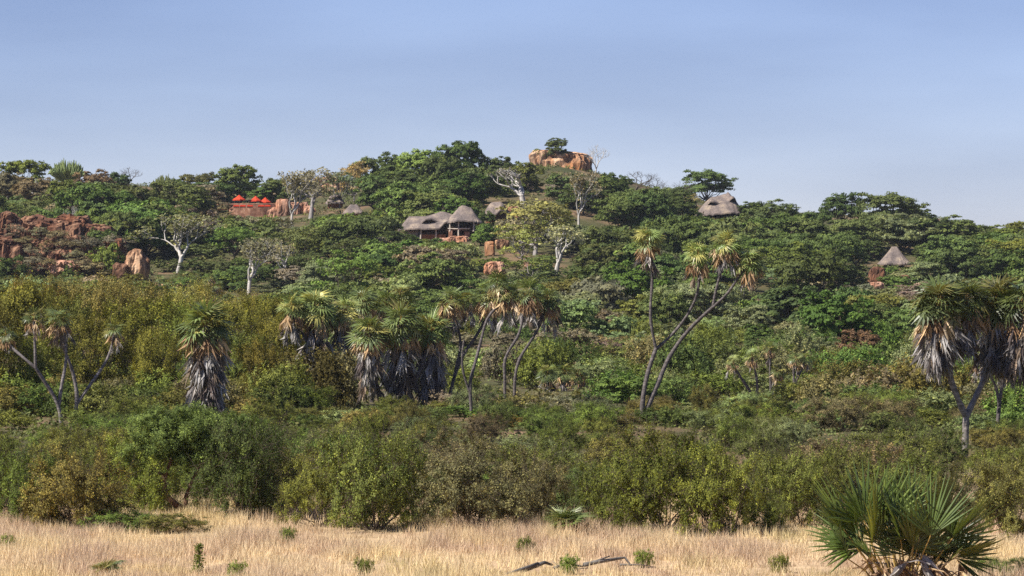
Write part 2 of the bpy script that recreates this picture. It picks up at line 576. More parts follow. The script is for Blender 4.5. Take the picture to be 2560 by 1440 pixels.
def grow(wood, tips, p, d, L, r, lev, maxlev, spread, upb, sides=5):
    n = 4
    path = [p]
    for i in range(n):
        d = unit(d + rng.normal(size=3) * (0.05 if lev == 0 else 0.16) + np.array([0, 0, upb]))
        p = p + d * L / n
        path.append(p)
    r1 = r * 0.72
    wood.tube(np.array(path), np.linspace(r, r1, n + 1), sides if lev < 2 else (4 if lev < 3 else 3))
    if lev >= maxlev:
        tips.append((p, d))
        return
    k = 3 if (lev == 0 or rng.random() < 0.4) else 2
    a0 = rng.random() * 6.28
    for i in range(k):
        ax = unit(np.cross(d, rng.normal(size=3)))
        b = np.cross(d, ax)
        a = a0 + i * 6.28 / k + rng.normal() * 0.3
        sp = spread * (0.7 + 0.6 * rng.random())
        nd_ = unit(d * math.cos(sp) + (ax * math.cos(a) + b * math.sin(a)) * math.sin(sp))
        grow(wood, tips, p, nd_, L * (0.66 + 0.22 * rng.random()), r1 * (0.76 + 0.2 * rng.random()), lev + 1, maxlev, spread, upb, sides)
    if lev >= 1 and rng.random() < 0.5:
        tips.append((np.array(path[2]), d))

def limbed_tree(H, W, L0, r0, maxlev, spread, upb, n_leaves, leaf, clump_r):
    wood, fol, tips = MB(), MB(), []
    grow(wood, tips, np.array([0, 0, -0.1]), np.array([rng.normal() * 0.06, rng.normal() * 0.06, 1.0]), L0, r0, 0, maxlev, spread, upb, 6)
    tp = np.array([t[0] for t in tips])
    if n_leaves:
        k = len(tp)
        g = unit(rng.normal(size=(k, n_leaves, 3))) * (rng.random((k, n_leaves, 1)) ** 0.5) * clump_r * np.array([1, 1, 0.6])
        p = (tp[:, None, :] + g).reshape(-1, 3)
        nrm = rng.normal(size=p.shape) * 0.6 + np.array([0, 0, 0.5]) + unit(g.reshape(-1, 3)) * 0.4
        sz = leaf * (0.7 + 0.6 * rng.random(len(p)))
        tone = np.clip(0.5 + np.repeat(rng.normal(size=k) * 0.16, n_leaves) + rng.normal(size=len(p)) * 0.15, 0, 1)
        fol.leaves(p, nrm, sz * 1.2, sz * 0.85, tone)
    return wood, fol, tips

def pair(wood, fol, W, H, name, wood_mat=None, leaf_mat=None):
    allv = np.concatenate(([fol.arrays()] if fol.n else []) + [wood.arrays()])
    f = fit_to(W, H)(allv)
    wm = wood.build(name + '_wood', [wood_mat or M_BARK], True, f)
    fm = fol.build(name + '_leaves', [leaf_mat or M_LEAF], False, f) if fol.n else None
    return (wm, fm, W, H)

VAR = {}
def variants(key, n, fn):
    VAR[key] = [fn(i) for i in range(n)]

variants('round', 6, lambda i: pair(*lobed_tree(8, 6.8, 0.7, 14, 15, 78, 0.25, 0.18, 0.88, 0.072, 0.7, 0.03, bottom=-0.7, up=0.25), 8, 6.8, 'round_tree'))
variants('flat', 6, lambda i: pair(*lobed_tree(9, 5.6, 0.8, 16, 13, 78, 0.23, 0.17, 0.66, 0.072, 0.5, 0.024, bottom=-0.5, up=0.35, dome=0.6, low=0.45), 9, 5.6, 'flat_tree'))
variants('low', 6, lambda i: pair(*lobed_tree(6, 3.2, 0.1, 11, 14, 42, 0.24, 0.24, 0.6, 0.085, 0.5, 0.022, bottom=-0.6, stems=3), 6, 3.2, 'low_shrub'))
variants('airy', 4, lambda i: pair(*lobed_tree(7.5, 7, 1.4, 9, 13, 26, 0.25, 0.22, 0.75, 0.095, 0.6, 0.025, bottom=-0.6, fill=0.4, low=0.3), 7.5, 7, 'airy_tree'))
variants('near', 8, lambda i: pair(*lobed_tree(3.8, 2.5, 0.05, 17, 9, 300, 0.042, 0.17, 0.95, 0.072, 0.8, 0.014, bottom=-0.7, spray=9, twig=True, stems=3, dome=0.45, up=0.35, low=0.5), 3.8, 2.5, 'near_bush', leaf_mat=M_NEAR))
variants('mid', 6, lambda i: pair(*lobed_tree(5, 3.0, 0.1, 12, 14, 75, 0.12, 0.22, 0.75, 0.085, 0.6, 0.016, bottom=-0.7, spray=5, stems=3, up=0.4, low=0.5), 5, 3.0, 'mid_bush', leaf_mat=M_NEAR))
variants('olive', 6, lambda i: pair(*lobed_tree(7.5, 6.6, 0.9, 17, 8, 200, 0.105, 0.17, 0.40, 0.085, 0.32, 0.02, bottom=-0.3, spray=8, up=0.7, dome=0.55, low=0.5), 7.5, 6.6, 'olive_tree', leaf_mat=M_NEAR))
def _limb(H, W, *a):
    w, f, t = limbed_tree(H, W, *a)
    return pair(w, f, W, H, 'limbed_tree')
variants('white', 5, lambda i: _limb(9, 8.5, 1.7, 0.21, 6, 0.48, 0.06, 3, 0.22, 0.5))
variants('whitebare', 2, lambda i: _limb(9, 8.5, 2.6, 0.38, 4, 0.62, 0.05, 3, 0.2, 0.6))
variants('baretree', 3, lambda i: _limb(6, 5, 1.5, 0.16, 6, 0.5, 0.06, 0, 0, 0))
variants('sprout', 2, lambda i: _limb(1.2, 1.4, 0.4, 0.02, 3, 0.6, 0.1, 22, 0.05, 0.12))

def euphorbia(i):
    wood, fol = MB(), MB()
    wood.tube(curve((0, 0, -0.1), (0, 0, 2.2), 4, 0, 0.02), [0.28, 0.25, 0.22, 0.2], 7)
    for k in range(210):
        a = rng.random() * 6.28
        r = 0.2 + 2.1 * math.sqrt(rng.random())
        top = 4.6 - 0.34 * r * r + rng.normal() * 0.22
        b = np.array([0.12 * math.cos(a), 0.12 * math.sin(a), 1.5 + rng.random() * 0.7])
        m = np.array([r * math.cos(a), r * math.sin(a), b[2] + 0.55 * r])
        e = np.array([r * 1.04 * math.cos(a), r * 1.04 * math.sin(a), top])
        t = np.linspace(0, 1, 6)[:, None]
        p = (1 - t) ** 2 * b + 2 * t * (1 - t) * m + t * t * e
        fol.tube(p, np.array([0.07, 0.09, 0.11, 0.12, 0.11, 0.03]), 5, 0, float(np.clip(0.5 + rng.normal() * 0.2, 0, 1)))
    return pair(wood, fol, 4.8, 4.8, 'candelabra')
variants('euphorbia', 2, euphorbia)

GREEN = {
    'dark': ('dark green', (0.085, 0.115, 0.034)),
    'mid': ('mid green', (0.12, 0.155, 0.048)),
    'fresh': ('fresh green', (0.125, 0.182, 0.044)),
    'pale': ('pale grey-green', (0.2, 0.235, 0.105)),
    'olive': ('olive green', (0.165, 0.19, 0.045)),
    'golden': ('golden olive', (0.15, 0.128, 0.027)),
    'ochre': ('brownish olive', (0.183, 0.166, 0.050)),
    'yellow': ('yellow-green', (0.285, 0.262, 0.085)),
    'brown': ('brown leafed', (0.19, 0.165, 0.085)),
    'rust': ('rusty brown', (0.224, 0.126, 0.072)),
    'grey': ('dry grey-brown', (0.230, 0.198, 0.132)),
    'straw': ('pale straw-green', (0.27, 0.25, 0.135)),
    'orange': ('orange-tinged', (0.34, 0.265, 0.115)),
}
WOODC = {'bark': (0.10, 0.075, 0.055), 'white': (0.52, 0.48, 0.43), 'grey': (0.30, 0.27, 0.25), 'brown': (0.15, 0.085, 0.05)}
COUNT = {}
def plant(key, name, loc, w, h, tone, label, cat, group=None, wood='bark', rz=None, vi=None, jit=0.14):
    vs = VAR[key]
    wm, fm, W0, H0 = vs[vi if vi is not None else random.randrange(len(vs))]
    o = thing(name, label, cat, loc, group, random.random() * 6.283 if rz is None else rz, (w / W0, w / W0, h / H0))
    c = np.array(GREEN[tone][1]) * (1 + rng.normal() * jit) * (1 + rng.normal(size=3) * 0.06)
    shrub = cat in ('shrub', 'bush')
    link('stem' if shrub else 'trunk', wm, o, WOODC[wood])
    if fm:
        link('foliage' if shrub else 'crown', fm, o, tuple(np.clip(c, 0.01, 0.9)))
    COUNT[key] = COUNT.get(key, 0) + 1
    return o

# landmarks that labels may name
MARKS = [((130, 620), 'by the dark red cliff'), ((345, 660), 'beside the tall orange boulder'), ((620, 510), 'around the terrace with red parasols'),
         ((870, 520), 'around the half-hidden thatched roofs'), ((1110, 570), 'around the long thatched lodge'), ((1400, 420), 'around the flat-topped summit rock'),
         ((1290, 500), 'around the domed thatch shelter'), ((1800, 520), 'around the thatched house with two eyebrow windows'), ((2240, 650), 'around the small pointed thatched hut'),
         ((1620, 640), 'on the slope behind the tall forked palm'), ((645, 700), 'near the white-trunked trees below the terrace'), ((2020, 640), 'on the slope between the pointed hut and eyebrow-window house'),
         ((2420, 600), 'on the slope beyond the pointed hut'), ((860, 640), 'on the slope below the half-hidden thatched roofs'), ((1400, 700), 'on the slope below the yellow-leaved tree')]
def mark(px, py):
    return min(MARKS, key=lambda m: abs(m[0][0] - px) + 1.6 * abs(m[0][1] - py))[1]

MARKS_PLAIN = [((100, 900), 'near the slim grey forked palms'), ((515, 900), 'near the stout solitary palm'), ((800, 860), 'below the full grey-green palm heads'), ((1000, 950), 'by the broad palm clump with thick skirt'),
               ((1200, 930), 'among the pale tan-skirted palms'), ((1290, 880), 'by the curved dark palm stems'), ((1408, 950), 'around the three squat skirted palms'), ((1575, 985), 'beside the vivid umbrella thorn tree'), ((1650, 930), 'at the stems of the tallest forked palm'),
               ((1930, 950), 'around the cluster of small palms'), ((2150, 890), 'beside the rusty brown layered tree'), ((2230, 960), 'on the open ground before the Y-forked palm'), ((2440, 950), 'behind the Y-forked palm'), ((1750, 860), 'in the gap between forked palm and small palms'), ((2050, 860), 'between the small palms and the rusty tree'), ((1500, 860), 'on the slope foot above the umbrella thorn')]
MARKS_EDGE = [((60, 1310), 'by the twiggy brown bush'), ((258, 1320), 'behind the tiny lone fan palm'), ((480, 1300), 'beside the leaning thorn tree'), ((720, 1300), 'behind the grey twiggy weed'), ((910, 1310), 'behind the little green weed'), ((1150, 1310), 'in the brown-leaved stretch'),
              ((1330, 1310), 'behind the grey fallen log'), ((1415, 1320), 'behind the small fan palm'), ((1560, 1310), 'behind the forked dead branch'), ((1920, 1310), 'by the dark dead branch'), ((2110, 1310), 'at one side of the large fan palm'), ((2290, 1310), 'straight behind the large fan palm'), ((2500, 1310), 'around the half-hidden fan palms')]
def near_mark(marks, px, py):
    return min(marks, key=lambda m: abs(m[0][0] - px) + 1.5 * abs(m[0][1] - py))[1]

KINDN = {'round': ('broadleaf_tree', 'round-crowned tree'), 'flat': ('thorn_tree', 'flat-topped thorn tree'), 'airy': ('open_tree', 'thin-leaved tree'), 'low': ('hill_shrub', 'spreading shrub'),
         'baretree': ('leafless_tree', 'leafless tree'), 'white': ('pale_trunked_tree', 'pale-trunked tree'), 'whitebare': ('pale_trunked_tree', 'pale bare tree'), 'euphorbia': ('candelabra_tree', 'candelabra tree'), 'near': ('thorn_bush', 'thorn bush'), 'mid': ('scrub_bush', 'scrub bush'), 'olive': ('acacia_tree', 'layered acacia')}
#@@END_BASE
# ------------------------------------------------------------------ rocks
def rock_mesh(name, half, seed, mat, ex=0.55, ez=0.5, rough=0.16, flute=0.12, nu=56, nv=28, top_cut=None):
    th = np.linspace(0, 2 * np.pi, nu, endpoint=False)
    ph = np.linspace(-np.pi / 2, np.pi / 2, nv)
    T, P = np.meshgrid(th, ph)
    sp = lambda a, e: np.sign(a) * np.abs(a) ** e
    x = sp(np.cos(P), ez) * sp(np.cos(T), ex)
    y = sp(np.cos(P), ez) * sp(np.sin(T), ex)
    z = sp(np.sin(P), ez)
    v = np.stack([x.ravel(), y.ravel(), z.ravel()], 1)
    h = np.array(half)
    w = v * h
    s = max(half[2], 0.5)
    n1 = fbm(w / (s * 0.9) + seed * 7.3, seed, 4)
    n2 = fbm(w * np.array([1, 1, 0.22]) / (s * 0.28) + seed * 3.1, seed + 9, 3)
    n3 = 1 - np.abs(fbm(w * np.array([1, 1, 0.5]) / (s * 0.55) + seed * 1.7, seed + 20, 3)) * 3
    k = 1 + rough * n1 * 1.9 + flute * n2 * 1.3 - 0.30 * np.clip(n3 - 0.45, 0, 1)
    w = w * np.stack([k, k, 1 + rough * n1 * 1.2 + 0.5 * rough * n2], 1)
    mb = MB()
    i = (np.arange(nv - 1)[:, None] * nu)
    j = np.arange(nu)[None, :]
    q = np.stack([i + j, i + (j + 1) % nu, i + nu + (j + 1) % nu, i + nu + j], -1).reshape(-1, 4)
    mb.add(w, q)
    return mb.build(name, [mat], False)

def rock(name, px, top, bottom, wpx, seed, mat, label, depth=None, d=None, parent=None, cat='boulder', rz=0.0, group=None, **kw):
    b = hit(px, bottom)
    dd = d or b.y
    pm = F / dd
    w = wpx / pm / 2
    ctr = at(px, (top + bottom) / 2, dd)
    hz = (bottom - top) / pm / 2 * 1.12
    me = rock_mesh(name, (w, depth or w * 0.8, hz), seed, mat, **kw)
    o = link(name, me, parent)
    o.location = ctr - (np.array(parent.location) if parent is not None else 0)
    o.rotation_euler = (0, 0, rz)
    if label:
        tag(o, label, cat, group)
    return o

summit = rock('summit_rock', 1402, 383, 455, 158, 4, M_ROCK, 'huge flat-topped orange rock crowning the hill', depth=5.0, d=771, ex=0.5, ez=0.38, rough=0.09, flute=0.11, nu=110, nv=36)
summit.rotation_euler = (0, R(4.5), 0)
rock('boulder', 343, 626, 702, 68, 24, M_ROCK, 'tall rounded orange boulder standing at the foot of the slope', ex=0.9, ez=0.9, rough=0.26, flute=0.2)
rock('boulder', 300, 660, 702, 40, 12, M_REDROCK, 'smaller brown boulder leaning against the tall rounded orange boulder')
rock('boulder', 1224, 606, 640, 26, 13, M_ROCK, 'square pale orange block perched below the long thatched lodge', ex=0.35, ez=0.3, rough=0.06, flute=0.04)
rock('boulder', 1256, 600, 622, 36, 14, M_ROCK, 'low rounded tan boulder just uphill of the square pale block')
rock('boulder', 1278, 517, 552, 44, 15, M_ROCK, 'orange rock beside the domed thatch shelter under the white tree')
rock('boulder', 1238, 655, 690, 50, 16, M_PINKROCK, 'pale rock slab on the bare patch below the square block')
rock('boulder', 1320, 640, 668, 22, 17, M_PINKROCK, 'small pale rock under the yellow-leaved tree')
rock('boulder', 1545, 590, 612, 34, 18, M_PINKROCK, 'small grey-pink rock among bushes left of the forked palm head')
rock('boulder', 2192, 670, 712, 40, 19, M_REDROCK, 'red-brown rock under the small pointed thatched hut', flute=0.18)
rock('boulder', 2262, 690, 724, 30, 20, M_REDROCK, 'red-brown rock splinter downhill of the small pointed hut')
rock('boulder', 2190, 706, 730, 40, 21, M_PINKROCK, 'sandy orange slab at the foot of the red-brown rock')
rock('boulder', 290, 462, 478, 22, 22, M_PINKROCK, 'small pale boulder on the ridge by the low candelabra tree')
rock('boulder', 1060, 436, 458, 30, 33, M_PINKROCK, 'pinkish rock half buried among the ridge trees') if False else None
rock('boulder', 820, 445, 480, 70, 23, M_PINKROCK, 'pinkish rock on the ridge behind the half-hidden roofs')

cb = hit(130, 694)
cliff = thing('rock_outcrop', 'dark red-brown broken cliff with dry brush on it', 'cliff', (cb.x, cb.y, cb.z))
blocks = []
for row, (py, cnt, hpx) in enumerate([(694, 11, 36), (676, 10, 40), (656, 9, 46), (634, 9, 44), (612, 8, 46), (592, 6, 44)]):
    for i in range(cnt):
        px = -20 + (i + 0.5 + 0.35 * (row % 2)) * 310 / cnt + random.uniform(-16, 16)
        if row >= 3 and px > 265 - 12 * (row - 3):
            continue
        blocks.append((px, py + random.uniform(-10, 10), hpx * random.uniform(0.7, 1.4), 310 / cnt * random.uniform(1.0, 2.0), row))
for i, (px, py, hp, wp, row) in enumerate(blocks):
    d = cb.y + 2 + row * 2.8 + random.uniform(-2.0, 2.0)
    rock('rock_block', px, py - hp, py, wp, 40 + i, M_PINKROCK if (row == 0 and i % 3 == 0) else M_REDROCK, None, d=d, depth=2.6, parent=cliff, rz=random.uniform(-0.7, 0.7), ex=random.uniform(0.4, 0.9), ez=random.uniform(0.5, 1.0), flute=0.26, rough=0.34, nu=36, nv=18)

# ------------------------------------------------------------------ thatched buildings
def roof_mesh(name, a, b, ridge, ridge_z, eave_z, brows=(), t0=0.58, bulge=0.0, n=96, m=12, x0=0.0, ragged=0.06):
    th = np.linspace(0, 2 * np.pi, n, endpoint=False)
    sp = lambda q, e: np.sign(q) * np.abs(q) ** e
    ex_, ey_ = a * sp(np.cos(th), 0.62), b * sp(np.sin(th), 0.62)
    rx = np.clip(ex_ * 0.9, -ridge, ridge) + x0
    rz = np.array([ridge_z(q) for q in rx])
    ez = np.array([eave_z(q, w) for q, w in zip(ex_, ey_)]) + rng.normal(size=n) * ragged
    bell = np.zeros(n)
    for (bx, hw, amp, front) in brows:
        sel = (ey_ < 0) if front == 'front' else np.ones(n, bool)
        u = np.clip(np.abs(ex_ - bx) / hw, 0, 1)
        bell = np.maximum(bell, np.where(sel, amp * np.cos(u * np.pi / 2) ** 1.2, 0))
    def pt(t, lift):
        x = rx + (ex_ - rx) * t
        y = ey_ * t
        z = rz + (ez - rz) * t + bulge * np.sin(np.pi * t)
        ln = np.maximum(np.hypot(ex_ - rx, ey_), 0.01)
        x = x + lift * bell * 0.35 * (ex_ - rx) / ln
        y = y + lift * bell * 0.75 * ey_ / ln
        z = z + lift * bell * 0.8
        z = z + 0.07 * fbm(np.stack([x * 1.3, y * 1.3, z * 1.3], 1), 5, 3)
        return np.stack([x, y, z], 1)
    rows, brk = [], None
    ts = np.concatenate([np.linspace(0, t0, m // 2 + 1), np.linspace(t0, 1, m // 2 + 1)])
    for k, t in enumerate(ts):
        up = k <= m // 2
        s = np.clip((t - t0 * 0.35) / (t0 * 0.65), 0, 1)
        rows.append(pt(t, (s * s * (3 - 2 * s)) if up else 0.0))
    mb = MB()
    v = np.concatenate(rows)
    fs = []
    for k in range(len(ts) - 1):
        j = np.arange(n)
        q = np.stack([k * n + j, k * n + (j + 1) % n, (k + 1) * n + (j + 1) % n, (k + 1) * n + j], 1)
        if k == m // 2:
            continue
        fs.append(q)
    mb.add(v, np.concatenate(fs)[:, ::-1])
    # thickness: an inner shell and a fringe at the eave
    inner = v - np.array([0, 0, 0.22])
    last = (len(ts) - 1) * n
    mb.add(inner, np.concatenate(fs))
    j = np.arange(n)
    nn = len(v)
    mb.add(np.concatenate([v[last:], inner[last:]]), np.stack([j, (j + 1) % n, n + (j + 1) % n, n + j], 1))
    # lips round the eyebrow openings
    a1, a2 = m // 2 * n, (m // 2 + 1) * n
    mb.add(np.concatenate([v[a1:a1 + n], inner[a1:a1 + n]]), np.stack([j, (j + 1) % n, n + (j + 1) % n, n + j], 1))
    me = mb.build(name, [M_THATCH], True)
    return me

def boxpart(name, c, s, mat, parent, rz=0.0):
    mb = MB()
    mb.box(c, s, 0, rz)
    o = link(name, mb.build(name, [mat]), parent)
    bv = o.modifiers.new('edge', 'BEVEL')
    bv.width = min(s) * 0.12
    bv.segments = 1
    return o

def logpart(name, a, b, r, mat, parent, sides=7):
    mb = MB()
    p = np.linspace(a, b, 4)
    p[1:3] += rng.normal(size=(2, 3)) * 0.02
    mb.tube(p, np.linspace(r * 1.1, r * 0.9, 4), sides, cap=True)
    return link(name, mb.build(name, [mat], False), parent)

# the long lodge
lb = hit(1100, 604)
PM = F / lb.y
X = lambda px: (px - 1100) / PM
Z = lambda py: (604 - py) / PM
lodge = thing('thatched_lodge', 'long thatched lodge with low roof, eyebrow window and peaked open veranda', 'lodge', lb)
a1 = 82 / PM
me = roof_mesh('long_roof', a1, 3.4, 64 / PM,
               lambda q: Z(541) + (Z(529) - Z(541)) * math.exp(-((q - X(1100) + X(1070)) / 1.6) ** 2) if True else 0,
               lambda q, w: Z(572) + (0.0 if w > 0 else (Z(553) - Z(572)) * max(0, 1 - ((q - (X(1128) - X(1076))) / 1.9) ** 2)) - 0.2 * (abs(q) > a1 * 0.95),
               brows=[(X(1067) - X(1076), 1.35, 0.95, 'front')], t0=0.60, x0=10 / PM)
o = link('roof', me, lodge)
o.location = (X(1076), 1.6, 0)
me = roof_mesh('peaked_roof', 48 / PM, 3.3, 15 / PM, lambda q: Z(513) - 0.35 * max(q, 0) - 0.4 * max(-q, 0), lambda q, w: Z(558) + (0.42 * (1 - abs(q) / (48 / PM)) if w < 0 else 0),
               bulge=-0.12, x0=0.3)
o = link('roof', me, lodge)
o.location = (X(1158), 1.0, 0)
o['label'] = 'tall peaked thatch roof over the open veranda'
boxpart('wall', (X(1030), 1.9, Z(594)), (38 / PM, 3.0, 40 / PM), M_PLASTER, lodge)
boxpart('back_wall', (X(1110), 4.2, Z(585)), (150 / PM, 0.3, 64 / PM), M_EARTH, lodge)
boxpart('low_wall', (X(1082), -0.6, Z(600)), (64 / PM, 0.3, 26 / PM), M_EARTH, lodge)
boxpart('side_wall', (X(1196), 2.0, Z(585)), (0.3, 4.2, 60 / PM), M_EARTH, lodge)
boxpart('floor_slab', (X(1100), 1.9, Z(606)), (190 / PM, 4.6, 0.5), M_EARTH, lodge)
boxpart('deck', (X(1155), 0.2, Z(577)), (76 / PM, 3.6, 0.16), M_WOOD, lodge)
logpart('rail', (X(1120), -1.7, Z(573)), (X(1176), -1.7, Z(573)), 0.10, M_POLE, lodge)
logpart('rail', (X(1120), -1.7, Z(569)), (X(1193), -1.7, Z(569)), 0.05, M_WOOD, lodge)
for px, py0, py1, yy in [(1090, 576, 606, -1.2), (1125, 556, 580, -1.65), (1146, 556, 606, -1.65), (1184, 554, 580, -1.65), (1052, 574, 606, -1.3)]:
    logpart('post', (X(px), yy, Z(py1)), (X(px) + 0.05, yy, Z(py0)), 0.12, M_POLE, lodge)
boxpart('pier', (X(1127), -1.2, Z(594)), (10 / PM, 1.0, 34 / PM), M_STONEW, lodge)
boxpart('pier', (X(1168), -0.6, Z(594)), (14 / PM, 1.2, 30 / PM), M_STONEW, lodge)
rock('boulder', 1148, 592, 612, 52, 60, M_PINKROCK, 'pale pink rock propping the lodge veranda from below', d=lb.y - 2.6)
rock('boulder', 1112, 596, 612, 34, 61, M_PINKROCK, 'low pink rock at the foot of the lodge stone pier', d=lb.y - 2.4)

# domed shelter
db = hit(1242, 556)
pm = F / db.y
sh = thing('thatched_shelter', 'small domed thatch shelter with an arched opening beside the white tree', 'shelter', db)
o = link('roof', roof_mesh('dome_roof', 32 / pm, 2.6, 6 / pm, lambda q: 50 / pm, lambda q, w: 18 / pm + ((13 / pm) * max(0, 1 - ((q - 13 / pm) / (15 / pm)) ** 2) if w < 0 else 0), bulge=0.55), sh)
boxpart('wall', (-0.9, 0.3, 0.3), (1.6, 3.0, 2.4), M_EARTH, sh)
boxpart('back_wall', (0.2, 1.7, 0.4), (3.6, 0.3, 2.4), M_EARTH, sh)
logpart('post', (24 / pm, -1.4, -0.5), (24 / pm, -1.4, 1.9), 0.09, M_POLE, sh)

# house with two eyebrow windows
hb = hit(1800, 548)
pm = F / hb.y
hs = thing('thatched_house', 'grey thatched house with two dark eyebrow windows on the ridge', 'house', hb)
a2 = 60 / pm
me = roof_mesh('eyebrow_roof', a2, 4.0, 20 / pm, lambda q: (60 + 4 * math.sin(q * 1.3) + (4 if q > 1.2 else 0)) / pm, lambda q, w: 11 / pm + ((4.5 / pm) * max(0, 1 - ((q - 20 / pm) / 2.8) ** 2) if w < 0 else 0),
               brows=[(-25 / pm, 1.5, 0.75, 'front'), (38 / pm, 1.35, 0.95, 'front')], t0=0.57, bulge=0.35)
link('roof', me, hs)
boxpart('wall', (0, 1.2, 0.2), (a2 * 1.55, 3.4, 2.6), M_WOOD, hs)
boxpart('floor_slab', (0, 0.2, -0.5), (a2 * 1.8, 6.4, 0.6), M_EARTH, hs)
for px in (-44, -16, 14, 46):
    logpart('post', (px / pm, -3.1, -0.5), (px / pm, -3.1, 1.25), 0.10, M_WOOD, hs)

# small pointed hut
ub = hit(2236, 670)
pm = F / ub.y
ht = thing('thatched_hut', 'small pointed grey thatched hut above a red-brown rock', 'hut', ub)
link('roof', roof_mesh('pointed_roof', 42 / pm, 2.6, 6 / pm, lambda q: 53 / pm, lambda q, w: 10 / pm, bulge=-0.15), ht)
boxpart('wall', (0, 0.4, 0.0), (50 / pm, 2.4, 1.7), M_WOOD, ht)
boxpart('floor_slab', (0, 0, -0.75), (66 / pm, 3.6, 0.5), M_EARTH, ht)
for px in (-26, 0, 26):
    logpart('post', (px / pm, -1.6, -0.6), (px / pm, -1.6, 0.8), 0.07, M_WOOD, ht)

# two half-hidden roofs
for (px, base, wpx, top, lab, br) in [(884, 545, 52, 511, 'grey thatched roof sloping down into dark green trees', ()), (838, 520, 46, 484, 'thatched roof with dark triangular gable opening behind pale trees', ((0.7, 1.0, 0.9, 'front'),))]:
    b = hit(px, base)
    pm = F / b.y
    h2 = thing('thatched_hut', lab, 'hut', b)
    link('roof', roof_mesh('hut_roof', wpx / 2 / pm * 1.05, 1.9, 8 / pm, lambda q, pm=pm, base=base, top=top: (base - top) / pm, lambda q, w, pm=pm: 12 / pm, brows=br), h2)
    boxpart('wall', (0, 0.3, 0.2), (wpx / pm * 0.8, 2.2, 1.9), M_EARTH, h2)

# terrace with parasols
tb = hit(640, 549)
pm = F / tb.y
XT = lambda px: (px - 640) / pm
ZT = lambda py: (549 - py) / pm
ter = thing('terrace', 'two-step red stone terrace with orange floor on the hillside', 'terrace', tb)
def wallcurve(name, x0, x1, z0, z1, y, bow, mat, thick=0.5, n=24):
    mb = MB()
    t = np.linspace(0, 1, n)
    xx = x0 + (x1 - x0) * t
    yy = y + bow * (2 * t - 1) ** 2 + 0.12 * fbm(np.stack([xx, xx * 0, xx * 0 + z0], 1), 3, 2)
    top = z1 + 0.10 * fbm(np.stack([xx * 1.5, xx * 0 + 4, xx * 0], 1), 4, 2)
    v = np.concatenate([np.stack([xx, yy, xx * 0 + z0], 1), np.stack([xx, yy, top], 1), np.stack([xx, yy + thick, top], 1), np.stack([xx, yy + thick, xx * 0 + z0], 1)])
    j = np.arange(n - 1)
    f = np.concatenate([np.stack([r * n + j, r * n + j + 1, (r + 1) * n + j + 1, (r + 1) * n + j], 1) for r in range(3)])
    mb.add(v, f)
    mb.add(v[[0, n, 2 * n, 3 * n]], [[0, 1, 2, 3]])
    mb.add(v[[n - 1, 2 * n - 1, 3 * n - 1, 4 * n - 1]], [[3, 2, 1, 0]])
    return link(name, mb.build(name, [mat]), ter)
wallcurve('retaining_wall', XT(572), XT(694), ZT(562), ZT(521), -0.5, 1.0, M_STONEW)
wallcurve('retaining_wall', XT(566), XT(700), ZT(535), ZT(509), 2.2, 1.0, M_STONEW)
boxpart('ledge_floor', (XT(633), 1.6, ZT(522)), (118 / pm, 3.0, 0.25), M_STONEW, ter)
boxpart('floor', (XT(633), 6.2, ZT(510)), (128 / pm, 6.8, 0.3), M_STONEW, ter)
def parasol(px, py, wpx, yoff, label, base_py):
    x, z = XT(px), ZT(py)
    o = thing('parasol', label, 'parasol', (tb.x + x, tb.y + yoff, tb.z + ZT(509.0)), 'orange-red parasols on the terrace')
    h = z - ZT(509.0)
    r = wpx / pm / 2
    logpart('pole', (0, 0, -0.05), (0, 0, h), 0.04, M_POLE, o)
    mb = MB()
    k = 8
    an = np.arange(k) / k * 2 * np.pi + 0.2
    apex = np.array([[0, 0, h + 0.05]])
    mid = np.stack([r * 0.5 * np.cos(an), r * 0.5 * np.sin(an), 0 * an + h - 0.42], 1)
    rim = np.stack([r * np.cos(an), r * np.sin(an), 0 * an + h - 0.80], 1)
    val = rim - np.array([0, 0, 0.18])
    v = np.concatenate([apex, mid, rim, val])
    j = np.arange(k)
    mb.add(v, np.stack([0 * j, 1 + j, 1 + (j + 1) % k], 1))
    mb.add(v, np.stack([1 + j, 1 + k + j, 1 + k + (j + 1) % k, 1 + (j + 1) % k], 1))
    mb.add(v, np.stack([1 + k + j, 1 + 2 * k + j, 1 + 2 * k + (j + 1) % k, 1 + k + (j + 1) % k], 1))
    link('canopy', mb.build('canopy', [M_RED]), o)
    return o
parasol(593, 486.5, 33, 4.6, 'largest orange-red parasol, standing alone on the terrace floor', 512)
parasol(634, 489, 30, 5.2, 'orange-red parasol in the middle of the terrace row', 512)
parasol(657, 492, 30, 6.4, 'low flat orange-red parasol beside the pinkish rocks end of the terrace', 512)
def table(px, yoff, label):
    o = thing('patio_table', label, 'table', (tb.x + XT(px), tb.y + yoff, tb.z + ZT(509.0)), 'dark tables on the terrace')
    boxpart('table_top', (0, 0, 0.72), (1.5, 0.8, 0.08), M_WOOD, o)
    for sx in (-0.6, 0.6):
        for sy in (-0.3, 0.3):
            boxpart('leg', (sx, sy, 0.34), (0.08, 0.08, 0.68), M_WOOD, o)
table(590, 4.4, 'dark table under the largest parasol')
table(626, 4.8, 'dark table under the middle parasol')
for i, px in enumerate((590, 606, 624, 652, 668)):
    o = thing('cushioned_bench', 'low bench with red cushion on the terrace ledge', 'bench', (tb.x + XT(px), tb.y + 0.9, tb.z + ZT(522) + 0.12), 'red cushioned benches on the ledge')
    boxpart('frame', (0, 0, 0.12), (1.0, 0.6, 0.24), M_WOOD, o)
    boxpart('cushion', (0, -0.02, 0.30), (1.05, 0.64, 0.12), M_RED, o)
    boxpart('back_cushion', (0, 0.26, 0.44), (1.0, 0.12, 0.18), M_RED, o)
